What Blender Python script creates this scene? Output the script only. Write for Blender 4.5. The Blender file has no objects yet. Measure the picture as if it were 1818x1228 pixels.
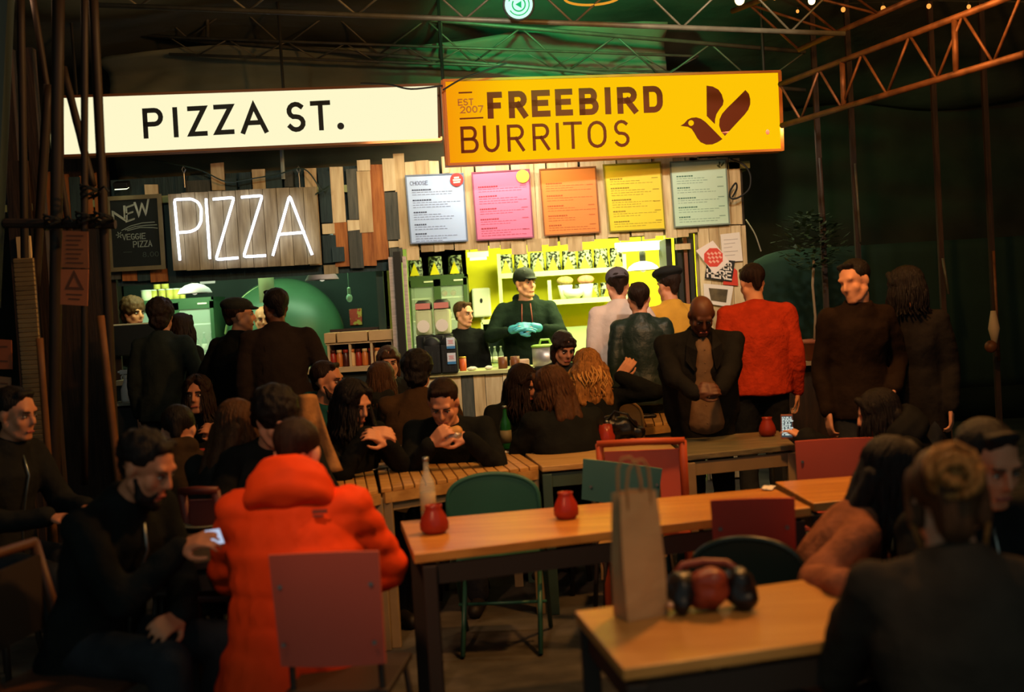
import bpy, bmesh, math, random
from mathutils import Vector, Matrix, noise as mnoise
random.seed(7)
PI = math.pi
C = bpy.context.scene.collection
SC = bpy.context.scene
# ------------------------------------------------------------------ camera
F_PX = 2100.0
ROLL, PITCH = math.radians(3.4), math.radians(2.05)
CAM = Vector((0, 0, 1.62))
_r0 = Vector((1, 0, 0)); _f = Vector((0, math.cos(PITCH), -math.sin(PITCH))); _u0 = Vector((0, math.sin(PITCH), math.cos(PITCH)))
CR = math.cos(ROLL)*_r0 - math.sin(ROLL)*_u0
CU = math.sin(ROLL)*_r0 + math.cos(ROLL)*_u0
cam_d = bpy.data.cameras.new('camera'); cam = bpy.data.objects.new('camera', cam_d); C.objects.link(cam)
cam.matrix_world = Matrix(((CR.x, CU.x, -_f.x, CAM.x), (CR.y, CU.y, -_f.y, CAM.y), (CR.z, CU.z, -_f.z, CAM.z), (0, 0, 0, 1)))
cam_d.sensor_width = 36; cam_d.lens = 36*F_PX/1818; cam_d.clip_end = 100
cam_d.dof.use_dof = True; cam_d.dof.focus_distance = 8.6; cam_d.dof.aperture_fstop = 1.8
SC.camera = cam
# ------------------------------------------------------------------ world, exposure
SC.view_settings.view_transform = 'Standard'; SC.view_settings.look = 'None'
SC.view_settings.gamma = 1; SC.view_settings.use_curve_mapping = False
SC.view_settings.exposure = 0.0
try:
    SC.cycles.max_bounces = 5; SC.cycles.diffuse_bounces = 3; SC.cycles.glossy_bounces = 2
    SC.cycles.transmission_bounces = 3; SC.cycles.transparent_max_bounces = 6
    SC.cycles.caustics_reflective = False; SC.cycles.caustics_refractive = False
    SC.cycles.sample_clamp_indirect = 3.0; SC.cycles.use_denoising = True
except Exception: pass
w = bpy.data.worlds.new('night'); SC.world = w; w.use_nodes = True
w.node_tree.nodes['Background'].inputs[0].default_value = (0.74, 0.96, 0.90, 1)
w.node_tree.nodes['Background'].inputs[1].default_value = 0.25

def ray(px, py):
    return (_f*F_PX + CR*(px-909) + CU*(614-py)).normalized()
def W(px, py, Y):                      # the point of the place seen at a pixel, at distance Y into the place
    d = ray(px, py); return CAM + d*(Y/d.y)
def G(px, py, z):                      # the same on a level plane
    d = ray(px, py); return CAM + d*((z-CAM.z)/d.z)
def S(Y): return Y/F_PX                # metres per pixel there

def light(kind, name, loc, col, e, size=.2, rot=None, aim=None, size_y=None, spot=None, blend=.5):
    d = bpy.data.lights.new(name, kind); d.color = col; d.energy = e
    if kind == 'AREA':
        d.size = size
        if size_y: d.shape = 'RECTANGLE'; d.size_y = size_y
    else: d.shadow_soft_size = size
    if kind == 'SPOT': d.spot_size = math.radians(spot); d.spot_blend = blend
    o = bpy.data.objects.new(name, d); C.objects.link(o); o.location = loc
    if aim is not None: o.rotation_euler = (Vector(aim)-Vector(loc)).to_track_quat('-Z', 'Y').to_euler()
    return o
ORG = (1.0, .42, .10); WRM = (1.0, .66, .30); YG = (.93, 1.0, .42); GRN = (.55, 1.0, .66)
# food stall ceilings
light('AREA', 'burrito_stall_light', (1.15, 11.0, 2.50), YG, 125, 2.2, aim=(1.15, 11.3, 0), size_y=.5)
light('AREA', 'burrito_stall_front_light', (1.15, 10.35, 2.44), YG, 55, 2.2, aim=(1.15, 12.2, 1.2), size_y=.25)
light('AREA', 'pizza_stall_light', (-2.3, 10.9, 2.30), (.62, 1.0, .58), 34, 2.2, aim=(-2.3, 12.2, .8), size_y=.3)
light('AREA', 'pizza_stall_fridge_light', (-3.1, 10.6, 2.2), (.75, 1.0, .5), 12, .5, aim=(-3.0, 12.0, 1.6))
# unseen strip lights added behind the lower sign edges, washing the plank wall
light('AREA', 'sign_wash_fill', (1.0, 9.72, 2.93), (1, .92, .70), 27, 2.9, aim=(1.0, 10.2, 2.1), size_y=.08)
light('AREA', 'sign_wash_left_fill', (-.62, 9.70, 3.0), (1, .74, .42), 5, .9, aim=(-.75, 10.3, 2.3), size_y=.08)
light('SPOT', 'blackboard_lamp_light', W(217, 331, 9.93), (.95, 1.0, .62), 9, .03, aim=W(238, 430, 10.1), spot=130)
# unseen fill spots added above the view, brightening the stall fronts
NEU = (1.0, .93, .76)
light('SPOT', 'stall_fill_spot', (-.1, 6.4, 3.5), NEU, 170, .05, aim=(.1, 10.1, 2.2), spot=62, blend=.7)
light('SPOT', 'stall_fill_spot', (1.6, 6.4, 3.5), NEU, 230, .05, aim=(1.2, 10.1, 2.1), spot=62, blend=.7)
light('SPOT', 'stall_fill_spot', (-2.2, 6.4, 3.5), (.95, .92, .62), 75, .05, aim=(-2.2, 10.1, 2.35), spot=50, blend=.7)
light('AREA', 'carton_shelf_fill', (-1.25, 10.2, 2.3), (1, .8, .5), 5, .5, aim=(-1.25, 10.1, 1.2), size_y=.1)  # hidden fill added to brighten the cartons and jars
# festoon lamps and orange heaters over the seating, with added fill spots
light('POINT', 'lamp_over_right', (2.35, 6.3, 3.35), ORG, 70, .12)
light('POINT', 'lamp_truss', (3.6, 7.6, 4.3), ORG, 12, .1)
light('POINT', 'lamp_over_middle', (.2, 5.6, 3.5), WRM, 60, .12)
light('POINT', 'lamp_over_left', (-2.6, 6.6, 3.5), (1, .55, .3), 4, .12)
light('SPOT', 'jacket_fill_spot', (-.95, 2.0, 3.4), (1, .50, .24), 235, .1, aim=(-.42, 4.2, 1.25), spot=36, blend=.9)  # unseen spot added to brighten the orange jacket
light('SPOT', 'near_table_fill_spot', (1.0, 1.7, 3.0), (1, .56, .26), 55, .08, aim=(.5, 3.0, .9), spot=34, blend=.8)  # added fill, lifts the paper bag and the near table
light('POINT', 'lamp_front_right', (1.2, 4.9, 3.3), ORG, 230, .1)
light('SPOT', 'green_projector_light', W(921, -45, 8.3), (.03, 1, .33), 230, .06, aim=(.7, 10.4, 3.9), spot=92, blend=.9)

ORD = ['first', 'second', 'third', 'fourth', 'fifth', 'sixth', 'seventh', 'eighth', 'ninth', 'tenth', 'eleventh', 'twelfth']
# ------------------------------------------------------------------ materials
def lin(c):
    return tuple((x/255/12.92 if x/255 <= .04045 else ((x/255+.055)/1.055)**2.4) for x in c)+(1,)
_mats = {}
def M(name, rgb, rough=.7, metal=0, var=.0, scale=8, bump=0, stretch=(1, 1, 1), emit=0, alpha=1, trans=0, sheen=0, rand=0, dark=None, ecol=None, coat=0):
    if name in _mats: return _mats[name]
    m = bpy.data.materials.new(name); m.use_nodes = True; nt = m.node_tree; b = nt.nodes['Principled BSDF']
    col = lin(rgb)
    b.inputs['Base Color'].default_value = col; b.inputs['Roughness'].default_value = rough; b.inputs['Metallic'].default_value = metal
    b.inputs['Specular IOR Level'].default_value = .06 if any(q in name for q in ('fabric', 'coat', 'blazer', 'jacket', 'nylon', 'hoodie', 'grey_black', 'trousers', 'sweater', 'knit')) else .15 if 'hair' in name else .35
    if trans: b.inputs['Transmission Weight'].default_value = trans
    if coat: b.inputs['Coat Weight'].default_value = coat; b.inputs['Coat Roughness'].default_value = .25
    if alpha < 1: b.inputs['Alpha'].default_value = alpha
    if emit:
        b.inputs['Emission Color'].default_value = lin(ecol or rgb); b.inputs['Emission Strength'].default_value = emit
    tc = nt.nodes.new('ShaderNodeTexCoord'); mp = nt.nodes.new('ShaderNodeMapping'); mp.inputs['Scale'].default_value = stretch
    nt.links.new(tc.outputs['Object'], mp.inputs['Vector'])
    oi = nt.nodes.new('ShaderNodeObjectInfo')
    if rand or var:
        va = nt.nodes.new('ShaderNodeVectorMath'); va.operation = 'MULTIPLY'
        cx = nt.nodes.new('ShaderNodeCombineXYZ')
        for i in range(3): nt.links.new(oi.outputs['Random'], cx.inputs[i])
        va.inputs[1].default_value = (37, 91, 53); nt.links.new(cx.outputs[0], va.inputs[0]); nt.links.new(va.outputs[0], mp.inputs['Location'])
    if var:
        nz = nt.nodes.new('ShaderNodeTexNoise'); nz.inputs['Scale'].default_value = scale; nz.inputs['Detail'].default_value = 5
        nt.links.new(mp.outputs[0], nz.inputs['Vector'])
        cr = nt.nodes.new('ShaderNodeValToRGB'); e = cr.color_ramp.elements
        d = lin(dark) if dark else tuple(c*(1-var) for c in col[:3])+(1,)
        e[0].position = .32 if var < 1 else .47; e[0].color = d; e[1].position = .68 if var < 1 else .53; e[1].color = col
        nt.links.new(nz.outputs['Fac'], cr.inputs[0]); out = cr.outputs[0]
        if rand:
            hs = nt.nodes.new('ShaderNodeHueSaturation'); mr = nt.nodes.new('ShaderNodeMapRange')
            mr.inputs['To Min'].default_value = 1-rand; mr.inputs['To Max'].default_value = 1+rand*.5
            nt.links.new(oi.outputs['Random'], mr.inputs['Value']); nt.links.new(mr.outputs[0], hs.inputs['Value'])
            nt.links.new(out, hs.inputs['Color']); out = hs.outputs[0]
        nt.links.new(out, b.inputs['Base Color'])
    if bump:
        nb = nt.nodes.new('ShaderNodeTexNoise'); nb.inputs['Scale'].default_value = scale*2.5; nb.inputs['Detail'].default_value = 6
        nt.links.new(mp.outputs[0], nb.inputs['Vector']); bp = nt.nodes.new('ShaderNodeBump')
        bp.inputs['Strength'].default_value = bump; bp.inputs['Distance'].default_value = .02
        nt.links.new(nb.outputs['Fac'], bp.inputs['Height']); nt.links.new(bp.outputs[0], b.inputs['Normal'])
    _mats[name] = m; return m
def wood(name, rgb, dark, rough=.7, rand=.25, st=(6, 6, .7), scale=5, bump=.25, coat=0):
    return M(name, rgb, rough, var=.5, dark=dark, scale=scale, stretch=st, bump=bump, rand=rand, coat=coat)
def glow(name, rgb, k, edge=None, span=None):
    """a lit translucent panel; edge: the colour towards the ends, where the tubes behind stop"""
    m = bpy.data.materials.new(name); m.use_nodes = True; nt = m.node_tree; nt.nodes.clear()
    o = nt.nodes.new('ShaderNodeOutputMaterial'); e = nt.nodes.new('ShaderNodeEmission')
    e.inputs[0].default_value = lin(rgb); e.inputs[1].default_value = k; nt.links.new(e.outputs[0], o.inputs[0])
    if edge:
        tc = nt.nodes.new('ShaderNodeTexCoord'); sx = nt.nodes.new('ShaderNodeSeparateXYZ'); mr = nt.nodes.new('ShaderNodeMapRange')
        nt.links.new(tc.outputs['Object'], sx.inputs[0]); nt.links.new(sx.outputs[0], mr.inputs['Value'])
        mr.inputs['From Min'].default_value, mr.inputs['From Max'].default_value = span
        mr.interpolation_type = 'SMOOTHSTEP'
        mx = nt.nodes.new('ShaderNodeMix'); mx.data_type = 'RGBA'
        mx.inputs['A'].default_value = lin(edge); mx.inputs['B'].default_value = lin(rgb)
        nt.links.new(mr.outputs[0], mx.inputs['Factor']); nt.links.new(mx.outputs['Result'], e.inputs[0])
    return m
# ------------------------------------------------------------------ mesh builder
class MB:
    def __init__(s): s.v = []; s.f = []
    def add(s, vs, fs):
        n = len(s.v); s.v += [tuple(x) for x in vs]; s.f += [tuple(i+n for i in f) for f in fs]; return s
    def box(s, c, d, R=None, taper=1):
        vs = []
        for z in (-1, 1):
            k = taper if z > 0 else 1
            for x, y in ((-1, -1), (1, -1), (1, 1), (-1, 1)):
                p = Vector((x*d[0]/2*k, y*d[1]/2*k, z*d[2]/2))
                if R: p = R @ p
                vs.append(p+Vector(c))
        return s.add(vs, [(3, 2, 1, 0), (4, 5, 6, 7), (0, 1, 5, 4), (1, 2, 6, 5), (2, 3, 7, 6), (3, 0, 4, 7)])
    def hexa(s, b4, t4):               # bottom ring, top ring (ccw seen from above)
        return s.add(list(b4)+list(t4), [(3, 2, 1, 0), (4, 5, 6, 7), (0, 1, 5, 4), (1, 2, 6, 5), (2, 3, 7, 6), (3, 0, 4, 7)])
    def bar(s, a, b, w, h=None, up=(0, 0, 1)):
        a, b = Vector(a), Vector(b); h = h or w; d = (b-a); L = d.length; d.normalize()
        u = Vector(up)
        if abs(d.dot(u)) > .95: u = Vector((0, 1, 0))
        x = d.cross(u).normalized(); z = x.cross(d)
        R = Matrix((x, d, z)).transposed()
        return s.box((a+b)/2, (w, L, h), R)
    def tube(s, pts, r, n=8, cap=True, closed=False):
        pts = [Vector(p) for p in pts]; N = len(pts); rs = r if isinstance(r, (list, tuple)) else [r]*N
        vs = []; prev = None
        for i, p in enumerate(pts):
            if closed: d = pts[(i+1) % N]-pts[i-1]
            else: d = pts[min(i+1, N-1)]-pts[max(i-1, 0)]
            d.normalize()
            if prev is None:
                prev = d.orthogonal().normalized()
            x = (prev-d*prev.dot(d));
            if x.length < 1e-6: x = d.orthogonal()
            x.normalize(); prev = x; y = d.cross(x)
            for k in range(n):
                a = 2*PI*k/n; vs.append(p+(x*math.cos(a)+y*math.sin(a))*rs[i])
        fs = []
        for i in range(N if closed else N-1):
            j = (i+1) % N
            for k in range(n):
                fs.append((i*n+k, i*n+(k+1) % n, j*n+(k+1) % n, j*n+k))
        if cap and not closed: fs += [tuple(reversed(range(n))), tuple(range((N-1)*n, N*n))]
        return s.add(vs, fs)
    def lathe(s, c, prof, n=20, axis=None, sy=1):
        vs = []; R = Vector(axis).to_track_quat('Z', 'Y').to_matrix() if axis else None
        for r, z in prof:
            for k in range(n):
                a = 2*PI*k/n; p = Vector((r*math.cos(a), r*math.sin(a)*sy, z))
                if R: p = R @ p
                vs.append(p+Vector(c))
        fs = []
        for i in range(len(prof)-1):
            for k in range(n): fs.append((i*n+k, i*n+(k+1) % n, (i+1)*n+(k+1) % n, (i+1)*n+k))
        m = len(prof)-1
        if prof[0][0] > 1e-5: fs.append(tuple(reversed(range(n))))
        if prof[-1][0] > 1e-5: fs.append(tuple(range(m*n, m*n+n)))
        return s.add(vs, fs)
    def ell(s, c, r, R=None, n=12, m=8):
        vs = []; c = Vector(c)
        for i in range(1, m):
            t = PI*i/m
            for k in range(n):
                a = 2*PI*k/n; p = Vector((r[0]*math.sin(t)*math.cos(a), r[1]*math.sin(t)*math.sin(a), -r[2]*math.cos(t)))
                vs.append((R @ p if R else p)+c)
        p0 = Vector((0, 0, -r[2])); p1 = Vector((0, 0, r[2]))
        vs += [(R @ p0 if R else p0)+c, (R @ p1 if R else p1)+c]
        fs = []
        for i in range(m-2):
            for k in range(n): fs.append((i*n+k, i*n+(k+1) % n, (i+1)*n+(k+1) % n, (i+1)*n+k))
        b, t = len(vs)-2, len(vs)-1
        for k in range(n):
            fs.append((b, (k+1) % n, k)); fs.append((t, (m-2)*n+k, (m-2)*n+(k+1) % n))
        return s.add(vs, fs)
    def cap(s, a, b, ra, rb, n=10):    # tapered capsule
        a, b = Vector(a), Vector(b); d = b-a
        if d.length < 1e-6: return s.ell(a, (ra,)*3)
        d = d.normalized(); pts = []; rs = []
        for t in (-.95, -.7, -.35): pts.append(a+d*ra*t); rs.append(ra*math.sqrt(1-t*t))
        pts.append(a); rs.append(ra); pts.append(b); rs.append(rb)
        for t in (.35, .7, .95): pts.append(b+d*rb*t); rs.append(rb*math.sqrt(1-t*t))
        return s.tube(pts, rs, n)
    def rings(s, rs, n=16):            # (centre, rx, ry, R) elliptical sections
        vs = []
        for c, rx, ry, R in rs:
            for k in range(n):
                a = 2*PI*k/n; p = Vector((rx*math.cos(a), ry*math.sin(a), 0)); vs.append((R @ p if R else p)+Vector(c))
        fs = []; N = len(rs)
        for i in range(N-1):
            for k in range(n): fs.append((i*n+k, i*n+(k+1) % n, (i+1)*n+(k+1) % n, (i+1)*n+k))
        fs += [tuple(reversed(range(n))), tuple(range((N-1)*n, N*n))]
        return s.add(vs, fs)
    def mesh(s, name, smooth=False):
        me = bpy.data.meshes.new(name); me.from_pydata(s.v, [], s.f); me.validate()
        if smooth: me.polygons.foreach_set('use_smooth', [True]*len(me.polygons))
        me.update(); return me
    def build(s, name, mat, parent=None, smooth=False, bevel=0, **kw):
        o = bpy.data.objects.new(name, s.mesh(name, smooth)); C.objects.link(o)
        if mat: o.data.materials.append(mat)
        if bevel:
            b = o.modifiers.new('b', 'BEVEL'); b.width = bevel; b.segments = 2; b.limit_method = 'ANGLE'
        if parent: setpar(o, parent)
        if kw: tag(o, **kw)
        return o
def setpar(o, p):
    o.parent = p
    o.matrix_parent_inverse = p.matrix_basis.inverted()
def tag(o, label=None, cat=None, group=None, kind=None):
    if label: o['label'] = label
    if cat: o['category'] = cat
    if group: o['group'] = group
    if kind: o['kind'] = kind
    return o
def thing(name, loc, label=None, cat=None, group=None, kind=None, rz=0):
    o = bpy.data.objects.new(name, None); C.objects.link(o); o.location = loc; o.rotation_euler = (0, 0, rz); o.empty_display_size = .1
    return tag(o, label, cat, group, kind)
def dup(root, loc, rz=0, label=None, scale=None):
    r = root.copy(); C.objects.link(r); r.location = loc; r.rotation_euler = (0, 0, rz)
    if scale: r.scale = scale
    if label: r['label'] = label
    for ch in list(root.children):
        c = ch.copy(); C.objects.link(c); c.parent = r
        for g in ch.children:
            d = g.copy(); C.objects.link(d); d.parent = c
    return r
# flat work on an upright plane
class Pl:
    def __init__(s, o, xd, n):
        s.o = Vector(o); s.n = Vector(n).normalized(); s.x = Vector(xd).normalized(); s.y = s.n.cross(s.x) if s.n.cross(s.x).z > 0 else s.x.cross(s.n)
    def hit(s, px, py):
        d = ray(px, py); return CAM+d*((s.o-CAM).dot(s.n)/d.dot(s.n))
    def uv(s, px, py):
        p = s.hit(px, py)-s.o; return Vector((p.dot(s.x), p.dot(s.y)))
    def P(s, uv, lift=0): return s.o+s.x*uv[0]+s.y*uv[1]+s.n*lift
def plane_y(Y): return Pl((0, Y, 0), (1, 0, 0), (0, -1, 0))
def poly_on(mb, pl, uvs, lift, thick=.004):
    a = sum(uvs[i][0]*uvs[(i+1) % len(uvs)][1]-uvs[(i+1) % len(uvs)][0]*uvs[i][1] for i in range(len(uvs)))
    if a < 0: uvs = uvs[::-1]
    n = len(uvs); vs = [pl.P(u, lift+thick) for u in uvs]+[pl.P(u, lift) for u in uvs]
    mb.add(vs, [tuple(range(n)), tuple(range(2*n-1, n-1, -1))]+[(i, n+i, n+(i+1) % n, (i+1) % n) for i in range(n)])
def ribbon(mb, pl, pts, w, lift, thick=.004, closed=False, sq=True):
    pts = [Vector(p) for p in pts]; L = []; Rr = []
    pts = [p for i, p in enumerate(pts) if i == 0 or (p-pts[i-1]).length > 1e-4]
    if len(pts) > 3 and (pts[0]-pts[-1]).length < 1e-4: pts = pts[:-1]; closed = True
    N = len(pts)
    for i in range(N):
        a = pts[i-1] if (i > 0 or closed) else None; b = pts[(i+1) % N] if (i < N-1 or closed) else None
        d1 = (pts[i]-a).normalized() if a is not None else None; d2 = (b-pts[i]).normalized() if b is not None else None
        if d1 is None: n = Vector((-d2.y, d2.x)); k = 1
        elif d2 is None: n = Vector((-d1.y, d1.x)); k = 1
        else:
            n1 = Vector((-d1.y, d1.x)); n2 = Vector((-d2.y, d2.x)); n = n1+n2
            if n.length < .2: n = n1; k = 1
            else: n.normalize(); k = min(1/max(n.dot(n1), .35), 2.4)
        L.append(pts[i]+n*w/2*k); Rr.append(pts[i]-n*w/2*k)
    rng = range(N if closed else N-1)
    vs = [pl.P(u, lift+thick) for u in L+Rr]+[pl.P(u, lift) for u in L+Rr]; fs = []
    for i in rng:
        j = (i+1) % N
        fs += [(i, N+i, N+j, j), (2*N+i, i, j, 2*N+j), (N+i, 3*N+i, 3*N+j, N+j)]
    if not closed: fs += [(0, 2*N, 3*N, N), (N-1, 2*N-1, 4*N-1, 3*N-1)]
    mb.add(vs, fs)
def arc(cx, cy, rx, ry, a0, a1, n=8):
    return [(cx+rx*math.cos(math.radians(a0+(a1-a0)*i/n)), cy+ry*math.sin(math.radians(a0+(a1-a0)*i/n))) for i in range(n+1)]
GL = {
 'A': [[(0, 0), (.5, 1), (1, 0)], [(.2, .33), (.8, .33)]],
 'B': [[(0, 0), (0, 1), (.55, 1)]+arc(.6, .76, .3, .24, 90, -90)+[(0, .52)], [(0, 0), (.6, 0)]+arc(.65, .26, .35, .26, -90, 90)+[(.1, .52)]],
 'C': [arc(.55, .5, .55, .5, 50, 310, 14)],
 'D': [[(0, 0), (0, 1), (.55, 1)]+arc(.55, .65, .45, .35, 90, 0, 5)+arc(.55, .35, .45, .35, 0, -90, 5)+[(0, 0)]],
 'E': [[(1, 0), (0, 0), (0, 1), (1, 1)], [(0, .52), (.85, .52)]],
 'F': [[(0, 0), (0, 1), (1, 1)], [(0, .48), (.85, .48)]],
 'G': [arc(.55, .5, .55, .5, 50, 350, 14)+[(.6, .45)]],
 'H': [[(0, 0), (0, 1)], [(1, 0), (1, 1)], [(0, .5), (1, .5)]],
 'I': [[(.5, 0), (.5, 1)]],
 'K': [[(0, 0), (0, 1)], [(1, 1), (0, .45), (1, 0)]],
 'L': [[(0, 1), (0, 0), (1, 0)]],
 'M': [[(0, 0), (0, 1), (.5, .3), (1, 1), (1, 0)]],
 'N': [[(0, 0), (0, 1), (1, 0), (1, 1)]],
 'O': [arc(.5, .62, .5, .38, 0, 180, 8)+arc(.5, .38, .5, .38, 180, 360, 8)+[(1, .62)]],
 'P': [[(0, 0), (0, 1), (.55, 1)]+arc(.6, .73, .4, .27, 90, -90)+[(0, .46)]],
 'R': [[(0, 0), (0, 1), (.55, 1)]+arc(.6, .74, .38, .26, 90, -90)+[(0, .48)], [(.5, .48), (1, 0)]],
 'S': [arc(.5, .745, .46, .255, 40, 270, 9)[:-1]+arc(.5, .255, .48, .255, 90, -150, 9)],
 'T': [[(.5, 0), (.5, 1)], [(0, 1), (1, 1)]],
 'U': [[(0, 1), (0, .35)]+arc(.5, .35, .5, .35, 180, 360, 8)+[(1, 1)]],
 'V': [[(0, 1), (.5, 0), (1, 1)]],
 'W': [[(0, 1), (.25, 0), (.5, .8), (.75, 0), (1, 1)]],
 'Z': [[(0, 1), (1, 1), (0, 0), (1, 0)]],
 '0': [arc(.5, .5, .5, .5, 0, 360, 14)],
 '2': [arc(.5, .7, .48, .3, 160, -30, 8)+[(0, 0), (1, 0)]],
 '7': [[(0, 1), (1, 1), (.3, 0)]],
 '8': [arc(.5, .75, .4, .25, 0, 360, 10), arc(.5, .25, .5, .25, 0, 360, 10)],
 '.': [[(.3, 0), (.3, .13)]],
 '-': [[(0, .5), (1, .5)]],
}
def letter(mb, pl, ch, x0, x1, yb, yt, w, lift, slope=0, thick=.004, lean=-.06):
    """one glyph in the pixel box (x0..x1, yb bottom, yt top) read at its own left edge; slope: dy per px along the line"""
    h = yt-yb
    for st in GL[ch]:
        pts = [pl.uv(x0+(x1-x0)*u+lean*-(v)*abs(h)*0+v*lean*abs(h), yb+h*v+slope*(x1-x0)*u) for u, v in st]
        if (pts[0]-pts[-1]).length > 1e-3:
            pts[0] = pts[0]+(pts[0]-pts[1]).normalized()*w/2; pts[-1] = pts[-1]+(pts[-1]-pts[-2]).normalized()*w/2
        ribbon(mb, pl, pts, w, lift, thick)
def text_px(mb, pl, word, x0, yb, cw, h, gap, w, lift, slope=-.05, thick=.003):
    x = x0
    for ch in word:
        if ch != ' ':
            k = .35 if ch in 'I.' else 1
            yy = yb+slope*(x-x0); letter(mb, pl, ch, x, x+cw*k, yy, yy-h, w, lift, slope, thick); x += cw*k+gap
        else: x += cw*.7+gap
def quadlines(mb, pl, rows, w, lift, thick=.002):
    for x0, y0, x1, y1 in rows: ribbon(mb, pl, [pl.uv(x0, y0), pl.uv(x1, y1)], w, lift, thick)
# ------------------------------------------------------------------ colours
wl = wood('pale_plank', (220, 196, 150), (184, 156, 112), rand=.18, bump=.1); wl2 = wood('bright_plank', (234, 216, 174), (206, 180, 136), rand=.15, bump=.1)
wo = wood('orange_plank', (186, 118, 60), (138, 78, 36)); wg = wood('grey_plank', (98, 98, 88), (70, 74, 68), rand=.3)
wt = wood('teal_plank', (52, 74, 76), (40, 58, 62)); wd = wood('board_plank', (176, 160, 122), (130, 114, 84), rand=.18, bump=.12)
wtab = wood('varnished_table_wood', (206, 142, 66), (176, 112, 46), rough=.33, rand=.0, st=(.8, 7, 6), scale=3, bump=.06, coat=.3)
wtab2 = wood('pale_table_wood', (196, 152, 88), (166, 122, 64), rough=.4, rand=.12, st=(1, 7, 6), scale=4, bump=.1)
wdark = wood('dark_timber', (62, 42, 28), (36, 26, 20), rand=.3)
blackm = M('black_paint', (20, 22, 22), .6); steel = M('steel', (150, 155, 150), .35, .9, bump=.03, scale=30)
dsteel = M('grey_steel_tube', (88, 70, 54), .5, .6, var=.5, scale=20); white = M('white_enamel', (228, 226, 222), .45)
yel = M('yellow_wall_paint', (236, 224, 18), .6, var=.12, scale=3); green_d = M('dark_green_paint', (34, 56, 44), .5, var=.3, scale=4)
glass = M('clear_glass', (225, 240, 230), .05, alpha=.22); glassg = M('green_bottle_glass', (30, 96, 48), .12, alpha=.85)
glassb = M('brown_bottle_glass', (70, 36, 14), .12, alpha=.9); paper = M('white_paper', (226, 218, 208), .8)
tarp = M('grey_tarpaulin', (112, 114, 92), .85, var=.4, scale=1.2, bump=.9, stretch=(1, 1, 2)); rooftarp = M('dark_roof_sheet', (84, 88, 76), .85, var=.4, scale=1.5, bump=.6)
def bp(mb, x0, y0, x1, y1, Y, dep):    # box whose front face fills a pixel box at distance Y
    c = W((x0+x1)/2, (y0+y1)/2, Y); mb.box((c.x, Y+dep/2, c.z), ((x1-x0)*S(Y), dep, (y1-y0)*S(Y))); return mb
def plank(x0, x1, t, b, Y, m, parent, dep=.022, tilt=0, name='plank', **kw):
    c = W((x0+x1)/2, (t+b)/2, Y); mb = MB(); w, h = (x1-x0)*S(Y), (b-t)*S(Y)
    j = random.uniform(-.006, .006)
    bt = [(-w/2, dep, -h/2+j), (w/2, dep, -h/2), (w/2, 0, -h/2), (-w/2, 0, -h/2+j)]
    tp = [(-w/2, dep, h/2), (w/2, dep, h/2+j), (w/2, 0, h/2+j), (-w/2, 0, h/2)]
    mb.hexa([bt[3], bt[2], bt[1], bt[0]], [tp[3], tp[2], tp[1], tp[0]])
    o = mb.build(name, m); o.location = (c.x, Y, c.z); o.rotation_euler = (0, tilt+random.uniform(-.006, .006), 0)
    if parent: setpar(o, parent)
    for k, v in kw.items(): o[k] = v
    return o
# ------------------------------------------------------------------ floor, roof, surrounding walls
tag(MB().box((0, 6.5, -.05), (16, 17, .1)).build('floor', M('dark_ground', (84, 80, 74), .75, var=.5, scale=6, bump=.3)), kind='structure')
def sheet(name, fn, nu, nv, mat, **kw):
    mb = MB(); vs = [fn(i/nu, j/nv) for j in range(nv+1) for i in range(nu+1)]
    mb.add(vs, [(j*(nu+1)+i, j*(nu+1)+i+1, (j+1)*(nu+1)+i+1, (j+1)*(nu+1)+i) for j in range(nv) for i in range(nu)])
    o = mb.build(name, mat, smooth=True); so = o.modifiers.new('s', 'SOLIDIFY'); so.thickness = .01
    tag(o, **kw); return o
sheet('ceiling', lambda u, v: (-8+16*u, 1.5+11.7*v, 5.6-2.05*v+.05*math.cos(u*34)+.12*mnoise.noise((u*12, v*14, 0))), 90, 60, rooftarp, kind='structure')
sheet('wall_back', lambda u, v: (-8+16*u, 13.2+.25*mnoise.noise((u*9, v*4, 1)), 6*v), 60, 20, M('night_fence', (54, 56, 46), .9, var=.5, scale=2, bump=.5), kind='structure')
MB().box((-6.2, 6, 2.6), (.1, 15, 5.2)).build('wall_left', M('left_shed', (34, 30, 24), .9, var=.5, scale=3), kind='structure')
MB().box((6.6, 6, 2.6), (.1, 15, 5.2)).build('wall_right', M('right_shed', (22, 24, 22), .9, var=.5, scale=3), kind='structure')
# canvas hung behind and above the signs
def cv(u, v):
    p = W(250+700*u, 150+v*0, 10.5); z0 = W(560, 250, 10.5).z-.35
    zt = W(560, 92, 10.5).z+.05*math.sin(u*9)
    y = 10.5+.09*mnoise.noise((u*7, v*5, 3))+.05*mnoise.noise((u*20, v*9, 2))
    return (-3.4+4.9*u, y-.25*(v > .93), z0+(zt-z0)*v)
sheet('canvas_awning', cv, 70, 26, tarp, label='creased grey canvas sheet hung above and behind the white sign', cat='canvas')
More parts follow.
